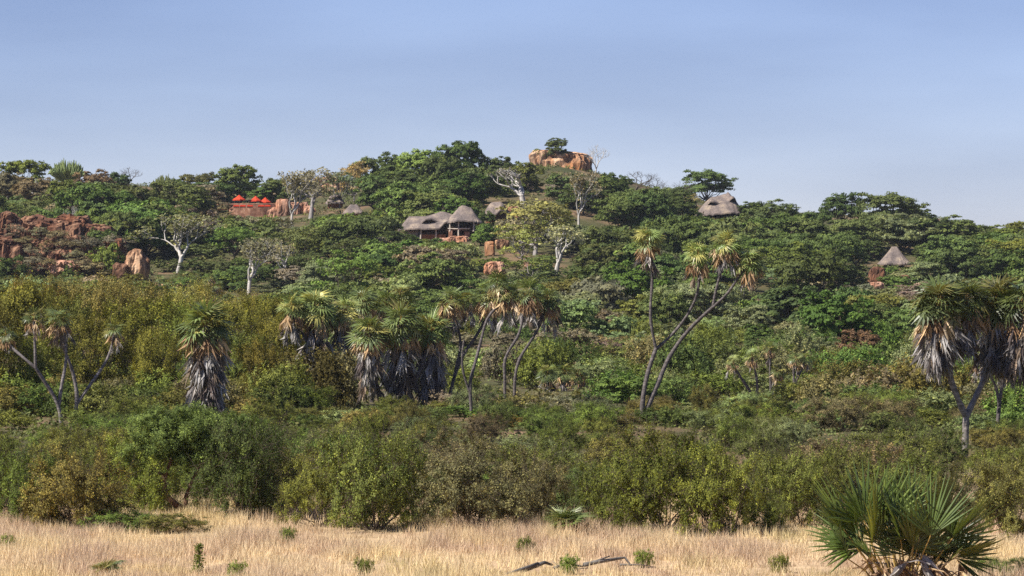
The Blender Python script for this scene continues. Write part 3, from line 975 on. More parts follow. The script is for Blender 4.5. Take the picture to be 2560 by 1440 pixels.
for i, (px, tp, bt, w) in enumerate([(706, 500, 546, 34), (728, 510, 548, 44), (754, 508, 552, 36), (694, 520, 550, 30), (774, 518, 556, 30), (556, 508, 524, 34), (672, 524, 552, 26)]):
    rock('boulder', px, tp, bt, w, 70 + i, M_PINKROCK, 'pinkish orange boulder heaped beside the parasol terrace', cat='boulder', group='pinkish boulders by the terrace', flute=0.18, d=tb.y + 0.6 + (i % 3) * 0.8)
rock('boulder', 703, 497, 508, 9, 80, M_REDROCK, 'thin reddish rock standing upright beside the parasol terrace', ex=0.6, ez=0.6, d=tb.y + 2)
#@@END_BUILT
# ------------------------------------------------------------------ hillside trees
def put(kind, px, top, base, wpx, tone, label=None, wood='bark', vi=None, d=None, name=None, cat=None, group=None):
    p = hit(px, base) if d is None else Vector(((px - 1280) / F * d, d, ground_z((px - 1280) / F * d, d)))
    pm = F / p.y
    h = CAM_H + (HOR - top) / F * p.y - p.z
    h = max(h, 0.5)
    nm, desc = KINDN[kind]
    shr = kind in ('low', 'near', 'mid')
    m = mark(px, base)
    if label is None:
        size = 'broad ' if wpx > 128 else ('small ' if wpx < 92 else '')
        label = f'{size}{GREEN[tone][0]} {desc} {m}'
        group = f'{GREEN[tone][0]} {desc}s {m}'
    return plant(kind, name or nm, p, wpx / pm, h, tone, label, cat or ('shrub' if shr else 'tree'), group, wood, vi=vi)

# trees with a place of their own: skyline, pale trunks, odd ones
SKY = [('flat', 55, 402, 500, 130, 'olive'), ('round', 20, 432, 520, 90, 'brown'), ('round', 235, 425, 500, 90, 'brown'), ('round', 290, 432, 500, 70, 'dark'), ('baretree', 320, 418, 480, 70, 'grey'),
       ('flat', 490, 432, 505, 110, 'mid'), ('round', 440, 448, 505, 60, 'dark'), ('round', 685, 447, 510, 80, 'dark'), ('round', 735, 462, 510, 70, 'mid'),
       ('round', 965, 383, 470, 90, 'dark'), ('round', 1050, 376, 480, 130, 'olive'), ('round', 1150, 356, 480, 140, 'dark'), ('round', 1250, 392, 470, 110, 'mid'), ('round', 1312, 408, 480, 90, 'olive'),
       ('round', 985, 415, 500, 120, 'mid'), ('round', 920, 395, 480, 90, 'mid'), ('round', 1110, 392, 510, 130, 'dark'), ('round', 1205, 420, 510, 110, 'mid'), ('round', 1160, 430, 520, 120, 'dark'),
       ('round', 945, 440, 530, 120, 'mid'), ('round', 1030, 440, 530, 130, 'dark'),
       ('round', 1540, 434, 510, 90, 'mid'), ('baretree', 1600, 428, 500, 90, 'grey'), ('baretree', 1645, 448, 510, 80, 'grey'), ('round', 1500, 438, 520, 110, 'mid'), ('flat', 1665, 470, 540, 120, 'mid'), ('baretree', 1705, 452, 530, 70, 'grey'),
       ('round', 1620, 470, 560, 120, 'mid'), ('round', 1430, 436, 520, 120, 'mid'), ('round', 1700, 490, 560, 90, 'dark'),
       ('round', 1880, 505, 560, 80, 'dark'), ('flat', 1940, 500, 590, 130, 'mid'), ('flat', 2030, 532, 610, 120, 'mid'), ('flat', 2110, 483, 575, 120, 'dark'), ('flat', 2225, 484, 590, 160, 'mid'), ('flat', 2280, 515, 590, 110, 'mid'),
       ('flat', 2390, 540, 640, 170, 'mid'), ('flat', 2500, 564, 640, 140, 'olive'), ('flat', 2575, 556, 640, 130, 'olive'), ('flat', 2320, 545, 640, 110, 'dark'), ('flat', 2180, 540, 620, 150, 'mid'),
       ('flat', 1790, 555, 640, 120, 'mid'), ('flat', 1880, 560, 660, 140, 'mid'), ('flat', 1985, 585, 690, 150, 'mid'), ('flat', 2090, 580, 680, 150, 'mid'), ('round', 2030, 640, 790, 190, 'dark'), ('flat', 2140, 590, 670, 100, 'dark'), ('flat', 2375, 590, 700, 150, 'mid'), ('round', 2318, 612, 660, 70, 'dark'),
       ('flat', 2440, 600, 700, 150, 'mid'), ('flat', 2540, 600, 700, 150, 'olive'), ('flat', 2340, 655, 725, 150, 'pale'), ('flat', 2180, 722, 800, 170, 'pale'), ('low', 2255, 690, 730, 70, 'fresh'),
       ('round', 90, 445, 530, 120, 'brown'), ('round', 140, 470, 540, 80, 'brown'), ('flat', 160, 470, 535, 120, 'mid'), ('flat', 240, 490, 560, 140, 'mid'), ('flat', 330, 475, 560, 150, 'grey'), ('flat', 345, 510, 600, 150, 'mid'), ('round', 100, 515, 560, 90, 'dark'), ('flat', 560, 445, 510, 60, 'dark'),
       ('round', 420, 470, 540, 90, 'grey'), ('round', 520, 500, 560, 110, 'brown'), ('round', 1520, 610, 700, 150, 'dark'), ('round', 1500, 660, 770, 130, 'mid'), ('round', 1560, 660, 760, 90, 'dark')]
for s in SKY:
    put(*s, wood='white' if False else 'bark')
SPECIAL = [
    ('euphorbia', 170, 400, 490, 92, 'pale', 'pale-topped candelabra tree on the ridge, tallest of its kind', 'grey'),
    ('euphorbia', 410, 438, 505, 66, 'pale', 'pale green candelabra tree on the ridge beside dark trees', 'grey'),
    ('euphorbia', 272, 466, 505, 56, 'pale', 'small low candelabra tree beside a pale boulder', 'grey'),
    ('round', 596, 414, 508, 112, 'olive', 'dense dome-crowned olive tree behind the largest parasol', 'bark'),
    ('flat', 665, 468, 512, 90, 'fresh', 'bright flat-topped tree behind the orange-red parasols', 'bark'),
    ('flat', 1768, 426, 500, 124, 'mid', 'open flat-crowned tree with dark limbs behind the eyebrow-window house', 'bark'),
    ('round', 1392, 346, 391, 62, 'dark', 'dark green bush tree growing on top of the summit rock', 'bark'),
    ('baretree', 1490, 362, 446, 66, 'grey', 'pale leafless tree standing beside the summit rock', 'white'),
    ('whitebare', 1292, 418, 526, 118, 'grey', 'white thick-limbed tree with few leaves beside the domed shelter', 'white'),
    ('white', 1400, 560, 694, 110, 'straw', 'white-trunked tree with thin crown below the yellow-leaved tree', 'white'),
    ('airy', 1330, 502, 640, 190, 'yellow', 'broad yellow-leaved tree downhill of the domed shelter', 'grey'),
    ('airy', 1300, 560, 660, 110, 'yellow', 'smaller yellow-leaved tree at the side of the broad yellow one', 'grey'),
    ('white', 644, 594, 738, 120, 'straw', 'white-trunked tree with yellowish dome crown at the foot of the slope', 'white'),
    ('white', 704, 605, 712, 84, 'straw', 'slim white-trunked tree next to the yellowish dome-crowned one', 'white'),
    ('white', 452, 535, 682, 190, 'straw', 'large spreading pale tree growing beside the tall orange boulder', 'white'),
    ('white', 1460, 430, 572, 100, 'straw', 'tall slender white-trunked tree below the summit rock', 'white'),
    ('white', 1410, 440, 520, 60, 'straw', 'thin pale tree right under the summit rock', 'grey'),
    ('white', 746, 428, 572, 120, 'straw', 'slender white-trunked tree in front of the pinkish terrace boulders', 'white'),
    ('white', 778, 424, 550, 116, 'straw', 'pale grey tree with forked trunk beside the terrace boulders', 'grey'),
    ('airy', 885, 404, 505, 86, 'orange', 'tree with orange-tinged leaves rising above the half-hidden roofs', 'grey'),
    ('airy', 850, 430, 520, 90, 'pale', 'pale thin-leaved tree over the dark gable opening', 'grey'),
    ('whitebare', 82, 440, 512, 74, 'brown', 'white-limbed nearly bare tree on the ridge under a flat-topped tree', 'white'),
    ('white', 14, 440, 515, 56, 'brown', 'slim pale tree on the ridge with thin brownish leaves', 'white'),
    ('baretree', 178, 515, 640, 40, 'grey', 'tall bare pale stem standing in front of the dark red cliff', 'white'),
    ('flat', 2150, 826, 928, 120, 'rust', 'rusty brown layered tree among green scrub', 'bark'),
    ('round', 1216, 527, 592, 44, 'dark', 'dark green bushy tree pressed against the lodge peaked roof', 'bark'),
    ('round', 1218, 560, 612, 58, 'fresh', 'bright green tree covering the veranda end of the lodge', 'bark'),
    ('low', 1205, 575, 615, 60, 'fresh', 'bright green shrub below the veranda end of the lodge', 'bark'),
    ('low', 1228, 592, 612, 40, 'brown', 'brown dry bush on top of the square pale block', 'bark'),
    ('airy', 1325, 636, 712, 130, 'ochre', 'brownish olive open tree in front of the white-trunked tree foot', 'grey'),
    ('flat', 1575, 945, 1022, 158, 'fresh', 'vivid green umbrella thorn tree beside the tall forked palm', 'bark'),
    ('low', 1830, 535, 552, 34, 'yellow', 'small yellow shrub at the front of the eyebrow-window house', 'bark'),
    ('airy', 1728, 485, 550, 50, 'orange', 'orange-tinged small tree at the side of the eyebrow-window house', 'white'),
    ('low', 440, 484, 512, 36, 'yellow', 'small yellow shrub on the ridge under dark trees', 'bark'),
]
for s in SPECIAL:
    k, px, top, base, w, tone, lab, wd = s
    d = 768 if 'on top of the summit' in lab else None
    if 'on top of the summit rock' in lab:
        p = at(px, 391, 768)
        pm = F / 768
        plant('round', 'bush_tree', (p[0], p[1], p[2] - 0.3), w / pm, 45 / pm + 0.3, tone, lab, 'tree', None, wd)
        for q, (sx, sy, sw) in enumerate([(1345, 372, 26), (1362, 378, 30), (1432, 388, 30)]):
            pp = at(sx, 392, 768)
            plant('low', 'hill_shrub', (pp[0], pp[1], pp[2] - 0.3), sw / pm, (392 - sy) / pm + 0.3, 'olive', 'little olive shrub rooted on top of the summit rock', 'shrub', 'shrubs on the summit rock')
        continue
    put(k, px, top, base, w, tone, lab, wood=wd)

# boxes kept clear of nearer trees: x0, x1, y0, y1, (rows) of what must stay in view
CLEAR = [(1000, 1198, 505, 602), (1205, 1300, 500, 548), (1738, 1864, 480, 543), (2192, 2284, 612, 668), (2172, 2225, 668, 710), (560, 780, 480, 543), (822, 912, 484, 534), (-10, 270, 545, 690), (300, 388, 618, 702),
         (1320, 1484, 345, 438), (1245, 1345, 425, 522), (1382, 1425, 590, 692), (600, 690, 600, 735), (690, 722, 620, 708), (395, 510, 548, 676), (1440, 1480, 450, 565), (738, 762, 480, 566), (1208, 1275, 600, 642), (1250, 1400, 505, 640),
         (0, 110, 440, 490), (1720, 1830, 425, 490), (1225, 1262, 655, 690)]
pts = [(s[1], s[3]) for s in SKY] + [(s[1], s[3]) for s in SPECIAL]
pool = {'upper': (['round', 'round', 'flat', 'low', 'airy'], ['dark', 'mid', 'mid', 'mid', 'fresh', 'olive', 'pale', 'grey']),
        'right': (['flat', 'flat', 'round', 'round', 'low'], ['mid', 'mid', 'mid', 'pale', 'dark', 'fresh']),
        'lower': (['flat', 'round', 'low', 'low', 'airy'], ['mid', 'mid', 'pale', 'pale', 'fresh', 'olive', 'grey'])}
TOPX = [-50, 0, 60, 110, 170, 230, 330, 400, 490, 540, 595, 650, 700, 780, 830, 890, 960, 1050, 1150, 1220, 1300, 1330, 1480, 1540, 1600, 1700, 1720, 1870, 1950, 2040, 2110, 2225, 2290, 2390, 2470, 2560, 2700]
TOPY = [440, 435, 402, 430, 402, 430, 452, 440, 434, 450, 417, 450, 452, 426, 450, 406, 386, 378, 357, 392, 408, 440, 440, 436, 455, 480, 500, 520, 500, 540, 485, 485, 520, 540, 568, 568, 560]
made, tries = 0, 0
fill = []
while made < 420 and tries < 16000:
    tries += 1
    px = random.uniform(-120, 2680)
    sky_y = np.interp(px, _px, _py)
    base = random.uniform(sky_y + 35, 905)
    if px < 760 and base > 790:
        continue
    if any(((px - a) / 50) ** 2 + ((base - b) / 19) ** 2 < 1 for a, b in pts):
        continue
    zone = 'lower' if base > 740 else ('right' if px > 1500 else 'upper')
    kinds, tones = pool[zone]
    kind, tone = random.choice(kinds), random.choice(tones)
    w = random.choice([random.uniform(60, 100), random.uniform(95, 140), random.uniform(130, 190)]) * (1.0 if kind != 'low' else 0.85)
    h = w * {'round': 0.82, 'flat': 0.66, 'low': 0.5, 'airy': 0.85}[kind] * random.uniform(0.85, 1.15)
    h = min(h, base - 14 - max(np.interp(px, TOPX, TOPY), np.interp(px - w * 0.35, TOPX, TOPY), np.interp(px + w * 0.35, TOPX, TOPY)))
    if h < 22:
        continue
    bad = False
    for (x0, x1, y0, y1) in CLEAR:
        if px + w * 0.45 > x0 and px - w * 0.45 < x1 and base > y1 - 8 and base - h < y1:
            room = base - y1
            if room > 22:
                h = room
                kind = 'low'
                w = min(w, h * 2.2)
            else:
                bad = True
    if bad:
        continue
    pts.append((px, base))
    fill.append((kind, px, base - h, base, w, tone))
    made += 1
fill += [('low', 330, 684, 712, 60, 'olive'), ('low', 2222, 688, 716, 60, 'mid'), ('low', 560, 648, 690, 110, 'dark'), ('low', 612, 662, 702, 90, 'mid'), ('low', 676, 662, 704, 80, 'mid'), ('low', 742, 664, 716, 110, 'grey'), ('low', 800, 668, 725, 120, 'pale'), ('low', 500, 648, 684, 100, 'dark'), ('low', 415, 645, 680, 70, 'mid'), ('low', 560, 690, 726, 110, 'olive'), ('low', 690, 700, 735, 90, 'pale'), ('low', 600, 704, 732, 60, 'mid'),
         ('round', 1030, 592, 640, 100, 'mid'), ('low', 1075, 596, 630, 80, 'dark'), ('round', 985, 580, 640, 110, 'dark'), ('low', 1110, 604, 640, 70, 'fresh'), ('flat', 920, 540, 600, 120, 'mid'), ('round', 860, 545, 610, 120, 'mid'), ('airy', 560, 530, 590, 90, 'brown'), ('low', 610, 540, 575, 80, 'grey'), ('low', 665, 538, 572, 70, 'olive'),
         ('low', 1300, 676, 706, 60, 'pale'), ('low', 1365, 672, 712, 80, 'mid'), ('low', 1445, 660, 705, 90, 'mid'), ('low', 1250, 690, 722, 70, 'grey'), ('low', 2250, 680, 708, 80, 'pale')]
for f_ in fill:
    put(*f_)
# dry brush on the cliff
for (px, top, base, w, tone) in [(225, 590, 660, 90, 'grey'), (265, 610, 690, 80, 'olive'), (285, 585, 650, 80, 'grey'), (120, 600, 640, 60, 'brown'), (60, 590, 630, 60, 'brown'), (20, 640, 712, 110, 'dark'), (170, 660, 700, 50, 'fresh'), (210, 640, 700, 60, 'brown'), (90, 640, 690, 60, 'grey'), (150, 575, 625, 60, 'brown'), (40, 560, 600, 60, 'grey'), (100, 565, 610, 50, 'grey'), (200, 600, 640, 60, 'brown'), (185, 625, 670, 60, 'grey'), (130, 645, 690, 70, 'brown'), (55, 655, 700, 70, 'brown'), (240, 655, 700, 80, 'brown'), (160, 600, 650, 50, 'grey'), (80, 615, 660, 60, 'grey'), (255, 570, 620, 70, 'mid')]:
    d = cb.y - 0.5 + (694 - base) * 0.10
    p = at(px, base, d)
    plant('airy' if tone in ('grey', 'brown') else 'low', 'cliff_bush', p, w / (F / d), (base - top) / (F / d), tone, f'{GREEN[tone][0]} brush growing on the dark red cliff', 'bush', 'brush on the red cliff')

# ------------------------------------------------------------------ fan palms
def fan(nseg, span, rb, stations, cup=0.22, droop=0.25, hub=0.0, width=1.0, hinge=0.0):
    """one fan blade lying in XY, opening along +X from (hub,0,0)"""
    mb = MB()
    for i in range(nseg):
        a = (i / (nseg - 1) - 0.5) * span + rng.normal() * 0.03
        r = rb * (0.80 + 0.25 * math.cos(a * 0.6)) * rng.uniform(0.88, 1.06)
        da = span / nseg * 0.5 * width
        e = np.array([math.cos(a), math.sin(a), 0])
        s = np.array([-math.sin(a), math.cos(a), 0])
        dr = droop * rng.uniform(0.5, 1.5)
        def P(t, k, ridge=0.0):
            w = r * (t * math.tan(da) if t < 0.45 else 0.45 * math.tan(da) * (1 - (t - 0.45) / 0.55) ** 0.9)
            q = e * r * t + s * w * k
            z = cup * r * t * abs(math.sin(a)) - dr * r * max(0, t - 0.35) ** 2 * 1.6 + ridge * w
            ch, sh = math.cos(hinge), math.sin(hinge)
            return (hub + q[0] * ch + z * sh, q[1], -q[0] * sh + z * ch)
        tone = float(np.clip(0.5 + rng.normal() * 0.18, 0, 1))
        if stations == 1:
            v = [P(0.02, 0), P(0.5, -1), P(1, 0), P(0.5, 1)]
            mb.add(v, [[0, 1, 2, 3]], 0, [tone] * 4)
        else:
            v = [P(0.02, 0), P(0.45, -1), P(0.45, 0, 0.6), P(0.45, 1), P(0.78, -1), P(0.78, 0, 0.6), P(0.78, 1), P(1, 0)]
            mb.add(v, [[0, 1, 2], [0, 2, 3], [4, 7, 5], [5, 7, 6]], 0, [tone] * 8)
            mb.add(v, [[1, 4, 5, 2], [2, 5, 6, 3]], 0, [tone] * 8)
    return mb

def frond_mesh(i, nseg=18, stations=1, lp=0.36, rb=0.66):
    mb = fan(nseg, R(random.uniform(210, 265)), rb, stations, random.uniform(0.1, 0.35), random.uniform(0.15, 0.5), lp, 1.0, random.uniform(0.25, 0.8))
    mb.tube(np.array([[0, 0, 0], [lp * 0.5, 0, 0.02], [lp + 0.06, 0, 0]]), [0.018, 0.012, 0.007], 3, 1)
    return mb.build('frond', [M_FROND, M_STALK])

M_STALK = solid_material('yellow_stalk', [(0.3, (0.30, 0.19, 0.05)), (0.7, (0.42, 0.28, 0.08))], 4.0, rough=0.5)
FR = [frond_mesh(i) for i in range(8)]

def hanging_mesh(i, lp, out, nseg, seglen, spread):
    """dead frond: the stalk leaves along +X, droops, and the folded blade hangs down"""
    mb = MB()
    h = np.array([out, 0, -math.sqrt(max(lp * lp - out * out, 0.0001))])
    mb.tube(np.array([[0, 0, 0], [h[0] * 0.6, 0, h[2] * 0.3], h]), [0.016, 0.012, 0.008], 3, 0, 0.6)
    for k in range(nseg):
        d = unit(np.array([0.10 + rng.normal() * spread, rng.normal() * spread, -1.0]))
        L = seglen * rng.uniform(0.6, 1.1)
        s = unit(np.cross(d, rng.normal(size=3)))
        w = 0.030 * rng.uniform(0.7, 1.4)
        b = h + rng.normal(size=3) * 0.015
        m1 = b + d * L * 0.45 + rng.normal(size=3) * 0.03
        e = b + d * L + rng.normal(size=3) * 0.06
        tone = float(np.clip(0.5 + rng.normal() * 0.25, 0, 1))
        mb.add([b, m1 + s * w, e, m1 - s * w], [[0, 1, 2, 3]], 0, [tone] * 4)
    return mb.build('dry_frond', [M_DRY])
TAN = [hanging_mesh(i, 0.42, random.uniform(0.25, 0.38), 14, 0.55, 0.22) for i in range(5)]
GREY = [hanging_mesh(i, 0.46, random.uniform(0.10, 0.24), 13, 0.62, 0.14) for i in range(5)]

PALMG = [(0.15, 0.19, 0.065), (0.18, 0.21, 0.075), (0.125, 0.165, 0.052), (0.23, 0.215, 0.07)]
TANC = [(0.58, 0.41, 0.23), (0.46, 0.31, 0.17), (0.66, 0.51, 0.33), (0.33, 0.21, 0.12)]
GREYC = [(0.30, 0.275, 0.26), (0.20, 0.18, 0.17), (0.52, 0.49, 0.46), (0.40, 0.37, 0.35), (0.15, 0.12, 0.11), (0.26, 0.195, 0.14)]

def palm_head(root, c, axis, size, ng, nt, ng2, skirt, bright=1.0, trunk_r=0.1):
    base = np.array(root.location)
    c = np.asarray(c) - base
    a0 = random.random() * 6.28
    ng = max(8, int(ng * 0.78))
    for i in range(ng):
        u = (i + 0.5) / ng
        el = R(88 - 112 * u ** 0.85 + random.uniform(-10, 10))
        az = a0 + i * 2.39996 + random.uniform(-0.25, 0.25)
        o = link('frond', random.choice(FR), root, tuple(np.array(random.choice(PALMG)) * bright * random.uniform(0.55, 1.5)))
        o.rotation_euler = (Matrix.Rotation(az, 3, 'Z') @ Matrix.Rotation(-el, 3, 'Y') @ Matrix.Rotation(random.uniform(-0.7, 0.7), 3, 'X')).to_euler()
        s = size * random.uniform(0.82, 1.1)
        o.scale = (s, s, s)
        o.location = c + np.array([0, 0, (0.5 - u) * 0.12 * size])
    for i in range(nt):
        az = a0 + i * 2.39996
        o = link('dry_frond', random.choice(TAN), root, random.choice(TANC))
        s = size * random.uniform(0.85, 1.3)
        o.scale = (s, s, s)
        o.rotation_euler = (random.uniform(-0.15, 0.15), random.uniform(-0.45, 0.25), az)
        o.location = c + np.array([0, 0, -0.06 * size - random.random() * 0.10 * size])
    ng2 = int(ng2 * 1.0)
    for i in range(ng2):
        az = a0 + i * 2.39996
        u = i / max(ng2 - 1, 1)
        o = link('dry_frond', random.choice(GREY), root, random.choice(GREYC))
        s = size * random.uniform(0.8, 1.3)
        o.scale = (s, s, s)
        o.rotation_euler = (random.uniform(-0.12, 0.12), random.uniform(-0.45, 0.15) * (1 - 0.5 * u), az)
        dz = -0.12 * size - u * skirt
        o.location = c + np.array(axis) * dz / max(axis[2], 0.3) + np.array([math.cos(az), math.sin(az), 0]) * trunk_r * 0.6

def palm(label, d, trunks, heads, group=None, bark=(0.115, 0.10, 0.095), bright=1.0, name='doum_palm'):
    """trunks: lists of photo points from the root up, with radii in metres; heads sit on trunk ends"""
    bx, by = trunks[0][0][0], trunks[0][0][1]
    def w3(px, py):
        dy = 0.9 * math.sin((px - bx) / 50.0) * min(1.0, max(0.0, (by - py) / 200.0))
        return at(px, py, d + dy)
    x = (bx - 1280) / F * d
    gz0 = ground_z(x, d)
    root = thing(name, label, 'palm', (x, d, gz0), group)
    base = np.array(root.location)
    mb = MB()
    for k, tr in enumerate(trunks):
        pts_, r0, r1 = tr[:-2], tr[-2], tr[-1]
        P = [w3(*q) for q in pts_]
        if k == 0 or len(tr) > 3 and pts_[0][1] >= by - 30 and k > 0 and pts_[0] == (trunks[0][0]):
            P = [np.array([P[0][0], P[0][1], gz0 - 0.3])] + P
        P = np.array(P)
        # smooth the path
        t = np.concatenate([[0], np.cumsum(np.linalg.norm(np.diff(P, axis=0), axis=1))])
        n = max(8, int(t[-1] / 0.35))
        tt = np.linspace(0, t[-1], n)
        S = np.stack([np.interp(tt, t, P[:, i]) for i in range(3)], 1)
        for _ in range(2):
            S[1:-1] = (S[:-2] + 2 * S[1:-1] + S[2:]) / 4
        rad = 0.74 * np.linspace(r0, r1, n) * (1 + 0.06 * np.sin(np.arange(n) * 2.1)) * (1 + 0.05 * rng.normal(size=n))
        mb.tube(S - base, rad, 9)
    link('trunk', mb.build('palm_trunk', [M_PALMTRUNK], True), root, bark)
    pm = F / d
    for h in heads:
        px, py, spx, ng, nt, ng2, sk = h[:7]
        spx *= 0.92 if ng2 > 25 else 0.84
        palm_head(root, w3(px, py), (0, 0, 1), spx / pm, ng, nt, ng2, sk / pm, bright)
    return root

G = lambda py: F * CAM_H / (py - HOR)
palm('slim grey palm forked three ways with small dry-skirted heads', 168,
     [[(155, 1066), (152, 1040), (148, 1012), (136, 990), (124, 972), (105, 945), (89, 920), 0.13, 0.10], [(89, 920), (60, 895), (35, 875), (20, 858), (14, 842), 0.095, 0.075], [(89, 920), (88, 890), (87, 848), (85, 802), 0.095, 0.075], [(148, 1012), (150, 985), (155, 955), (163, 920), (168, 895), (163, 850), (158, 812), 0.11, 0.075]],
     [(14, 838, 44, 10, 9, 3, 12), (85, 796, 46, 8, 9, 4, 14), (158, 806, 44, 8, 8, 5, 20)], bright=0.8, bark=(0.19, 0.17, 0.165))
palm('slim grey palm forked in two, leaning right stem, beside the three-way one', 169,
     [[(183, 1066), (187, 1035), (195, 1006), (192, 975), (185, 939), (174, 905), (160, 872), (146, 840), (142, 812), 0.14, 0.075], [(195, 1006), (212, 980), (228, 959), (248, 930), (265, 908), (278, 880), (284, 850), (285, 832), 0.11, 0.075]],
     [(142, 802, 52, 9, 10, 6, 24), (285, 828, 46, 14, 9, 4, 14)], bright=0.8, bark=(0.19, 0.17, 0.165))
palm('stout solitary palm with green dome and long grey skirt of dead fronds', 172,
     [[(515, 1062), (515, 960), (516, 850), (517, 815), 0.28, 0.2]], [(517, 822, 92, 40, 22, 130, 135)], bright=1.1)
palm('palm with full grey-green heads and grey skirt above an olive bush', 196,
     [[(800, 1010), (798, 900), (790, 790), 0.2, 0.13], [(800, 940), (770, 860), (735, 790), 0.13, 0.1], [(800, 930), (840, 850), (855, 785), 0.13, 0.1]],
     [(790, 778, 78, 30, 14, 40, 70), (728, 775, 62, 20, 12, 14, 40), (862, 785, 66, 22, 14, 34, 60)], bright=1.4)
palm('palm with crowded heads behind the broad skirted palm', 202,
     [[(930, 1010), (925, 900), (915, 790), 0.2, 0.13], [(930, 950), (960, 850), (968, 780), 0.13, 0.1]],
     [(905, 760, 66, 22, 8, 6, 20), (965, 762, 66, 22, 8, 6, 20), (1000, 742, 58, 18, 6, 0, 10)], bright=1.35)
palm('broad palm clump, three heads, thick skirt of dark grey dead fronds to the scrub', 184,
     [[(1000, 1030), (1000, 930), (1002, 810), 0.26, 0.18], [(1000, 1020), (945, 930), (925, 830), 0.18, 0.13], [(1000, 1020), (1050, 930), (1078, 830), 0.2, 0.14]],
     [(1002, 818, 84, 34, 14, 90, 140), (922, 835, 70, 24, 14, 34, 90), (1080, 832, 72, 26, 16, 84, 130)], bright=1.15)
palm('pale tan-skirted palm with leaning thin stem crossing others, two heads', 186,
     [[(1118, 1030), (1125, 985), (1138, 930), (1160, 880), (1185, 850), (1215, 800), (1225, 760), 0.14, 0.09], [(1138, 930), (1155, 860), (1140, 800), (1126, 765), 0.11, 0.09]],
     [(1126, 752, 62, 20, 20, 12, 30), (1226, 745, 62, 20, 20, 10, 30), (1172, 752, 50, 12, 12, 10, 30)])
palm('thin dark palm with one straight stem rising to a tan-skirted head', 176,
     [[(1178, 1050), (1178, 1000), (1172, 960), (1190, 900), (1208, 830), (1216, 790), (1270, 745), 0.12, 0.08], [(1178, 990), (1160, 945), (1152, 900), (1160, 850), 0.08, 0.06]],
     [(1272, 738, 58, 18, 16, 10, 40), (1243, 708, 54, 18, 8, 0, 10)])
palm('curved dark palm stem bearing a pale tan-skirted head over bare soil', 205,
     [[(1262, 960), (1262, 930), (1258, 900), (1275, 870), (1298, 840), (1308, 790), (1318, 748), 0.13, 0.09]],
     [(1320, 735, 60, 20, 20, 10, 40)])
palm('palm with bent dark stem and drooping tan fronds, beside the curved one', 206,
     [[(1286, 960), (1290, 920), (1300, 890), (1330, 850), (1352, 810), (1366, 765), 0.13, 0.09]],
     [(1368, 752, 62, 22, 20, 10, 30)])
palm('tallest forked palm, two slim stems from one root carrying four heads', 168,
     [[(1605, 1062), (1605, 1010), (1612, 960), (1625, 910), (1640, 872), 0.17, 0.12], [(1640, 872), (1630, 830), (1624, 780), (1630, 720), (1632, 660), (1622, 612), 0.10, 0.08], [(1640, 872), (1668, 850), (1700, 815), (1725, 780), (1745, 735), (1750, 690), (1746, 652), 0.10, 0.075],
      [(1605, 1062), (1618, 1020), (1645, 960), (1665, 905), (1700, 850), (1740, 805), (1782, 768), 0.16, 0.11], [(1782, 768), (1790, 720), (1803, 680), (1812, 640), (1813, 622), 0.09, 0.075], [(1782, 768), (1820, 735), (1845, 695), (1862, 668), 0.09, 0.075]],
     [(1620, 602, 60, 22, 14, 10, 30), (1745, 642, 62, 22, 13, 6, 20), (1813, 612, 62, 24, 13, 6, 20), (1870, 660, 64, 26, 8, 4, 20)], bright=1.35)
palm('sturdy palm forked low in a Y with heavy grey skirts of dead fronds', 133,
     [[(2412, 1150), (2414, 1090), (2415, 1042), 0.19, 0.16], [(2415, 1042), (2395, 1000), (2378, 955), (2365, 900), (2355, 830), (2350, 770), 0.15, 0.13], [(2415, 1042), (2440, 990), (2465, 940), (2485, 880), (2495, 820), (2495, 765), 0.15, 0.13]],
     [(2345, 768, 98, 36, 18, 95, 80), (2415, 758, 84, 26, 10, 30, 70), (2490, 762, 98, 36, 12, 95, 100), (2555, 765, 92, 26, 8, 70, 105)], bright=0.62, bark=(0.22, 0.195, 0.18))
palm('slim palm with two small heads standing behind the Y-forked palm', 148,
     [[(2490, 1120), (2494, 1060), (2498, 1010), (2505, 960), (2512, 925), 0.12, 0.09], [(2498, 1010), (2492, 965), (2470, 930), (2450, 905), 0.09, 0.07]],
     [(2514, 915, 40, 12, 9, 8, 20), (2446, 900, 42, 14, 8, 12, 26)], bright=0.9)
dm = 199
palm('small forked palm among green scrub, its left head lowest', dm, [[(1893, 1010), (1880, 985), (1860, 955), (1838, 925), (1832, 910), 0.13, 0.09], [(1893, 1010), (1895, 960), (1888, 925), (1880, 895), 0.11, 0.08]],
     [(1832, 905, 32, 10, 9, 2, 8), (1880, 890, 34, 12, 8, 2, 8)])
palm('small palm among green scrub with the highest dark head of its cluster', dm + 3, [[(1928, 1010), (1927, 960), (1924, 900), (1926, 878), 0.12, 0.08], [(1928, 1000), (1940, 960), (1942, 935), 0.1, 0.08]],
     [(1926, 872, 34, 12, 7, 2, 8), (1942, 930, 36, 12, 12, 4, 14)])
palm('small palm among green scrub leaning right with two dry-fringed heads', dm + 2, [[(1973, 1010), (1985, 960), (2005, 925), (2012, 905), 0.12, 0.08], [(1985, 960), (1984, 930), (1986, 905), 0.1, 0.08]],
     [(1988, 898, 34, 12, 9, 2, 8), (2014, 898, 32, 12, 5, 2, 8)])
for i, (px, py, lab) in enumerate([(1368, 938, 'squat palm with grey skirt, nearest the bare soil patch'), (1408, 934, 'squat palm with grey skirt between two like it'), (1444, 938, 'squat palm with grey skirt on the umbrella thorn side')]):
    palm(lab, 224 + i * 2, [[(px, 1000), (px, 965), (px, py), 0.2, 0.15]], [(px, py, 40, 22, 6, 26, 30)], bright=1.0)
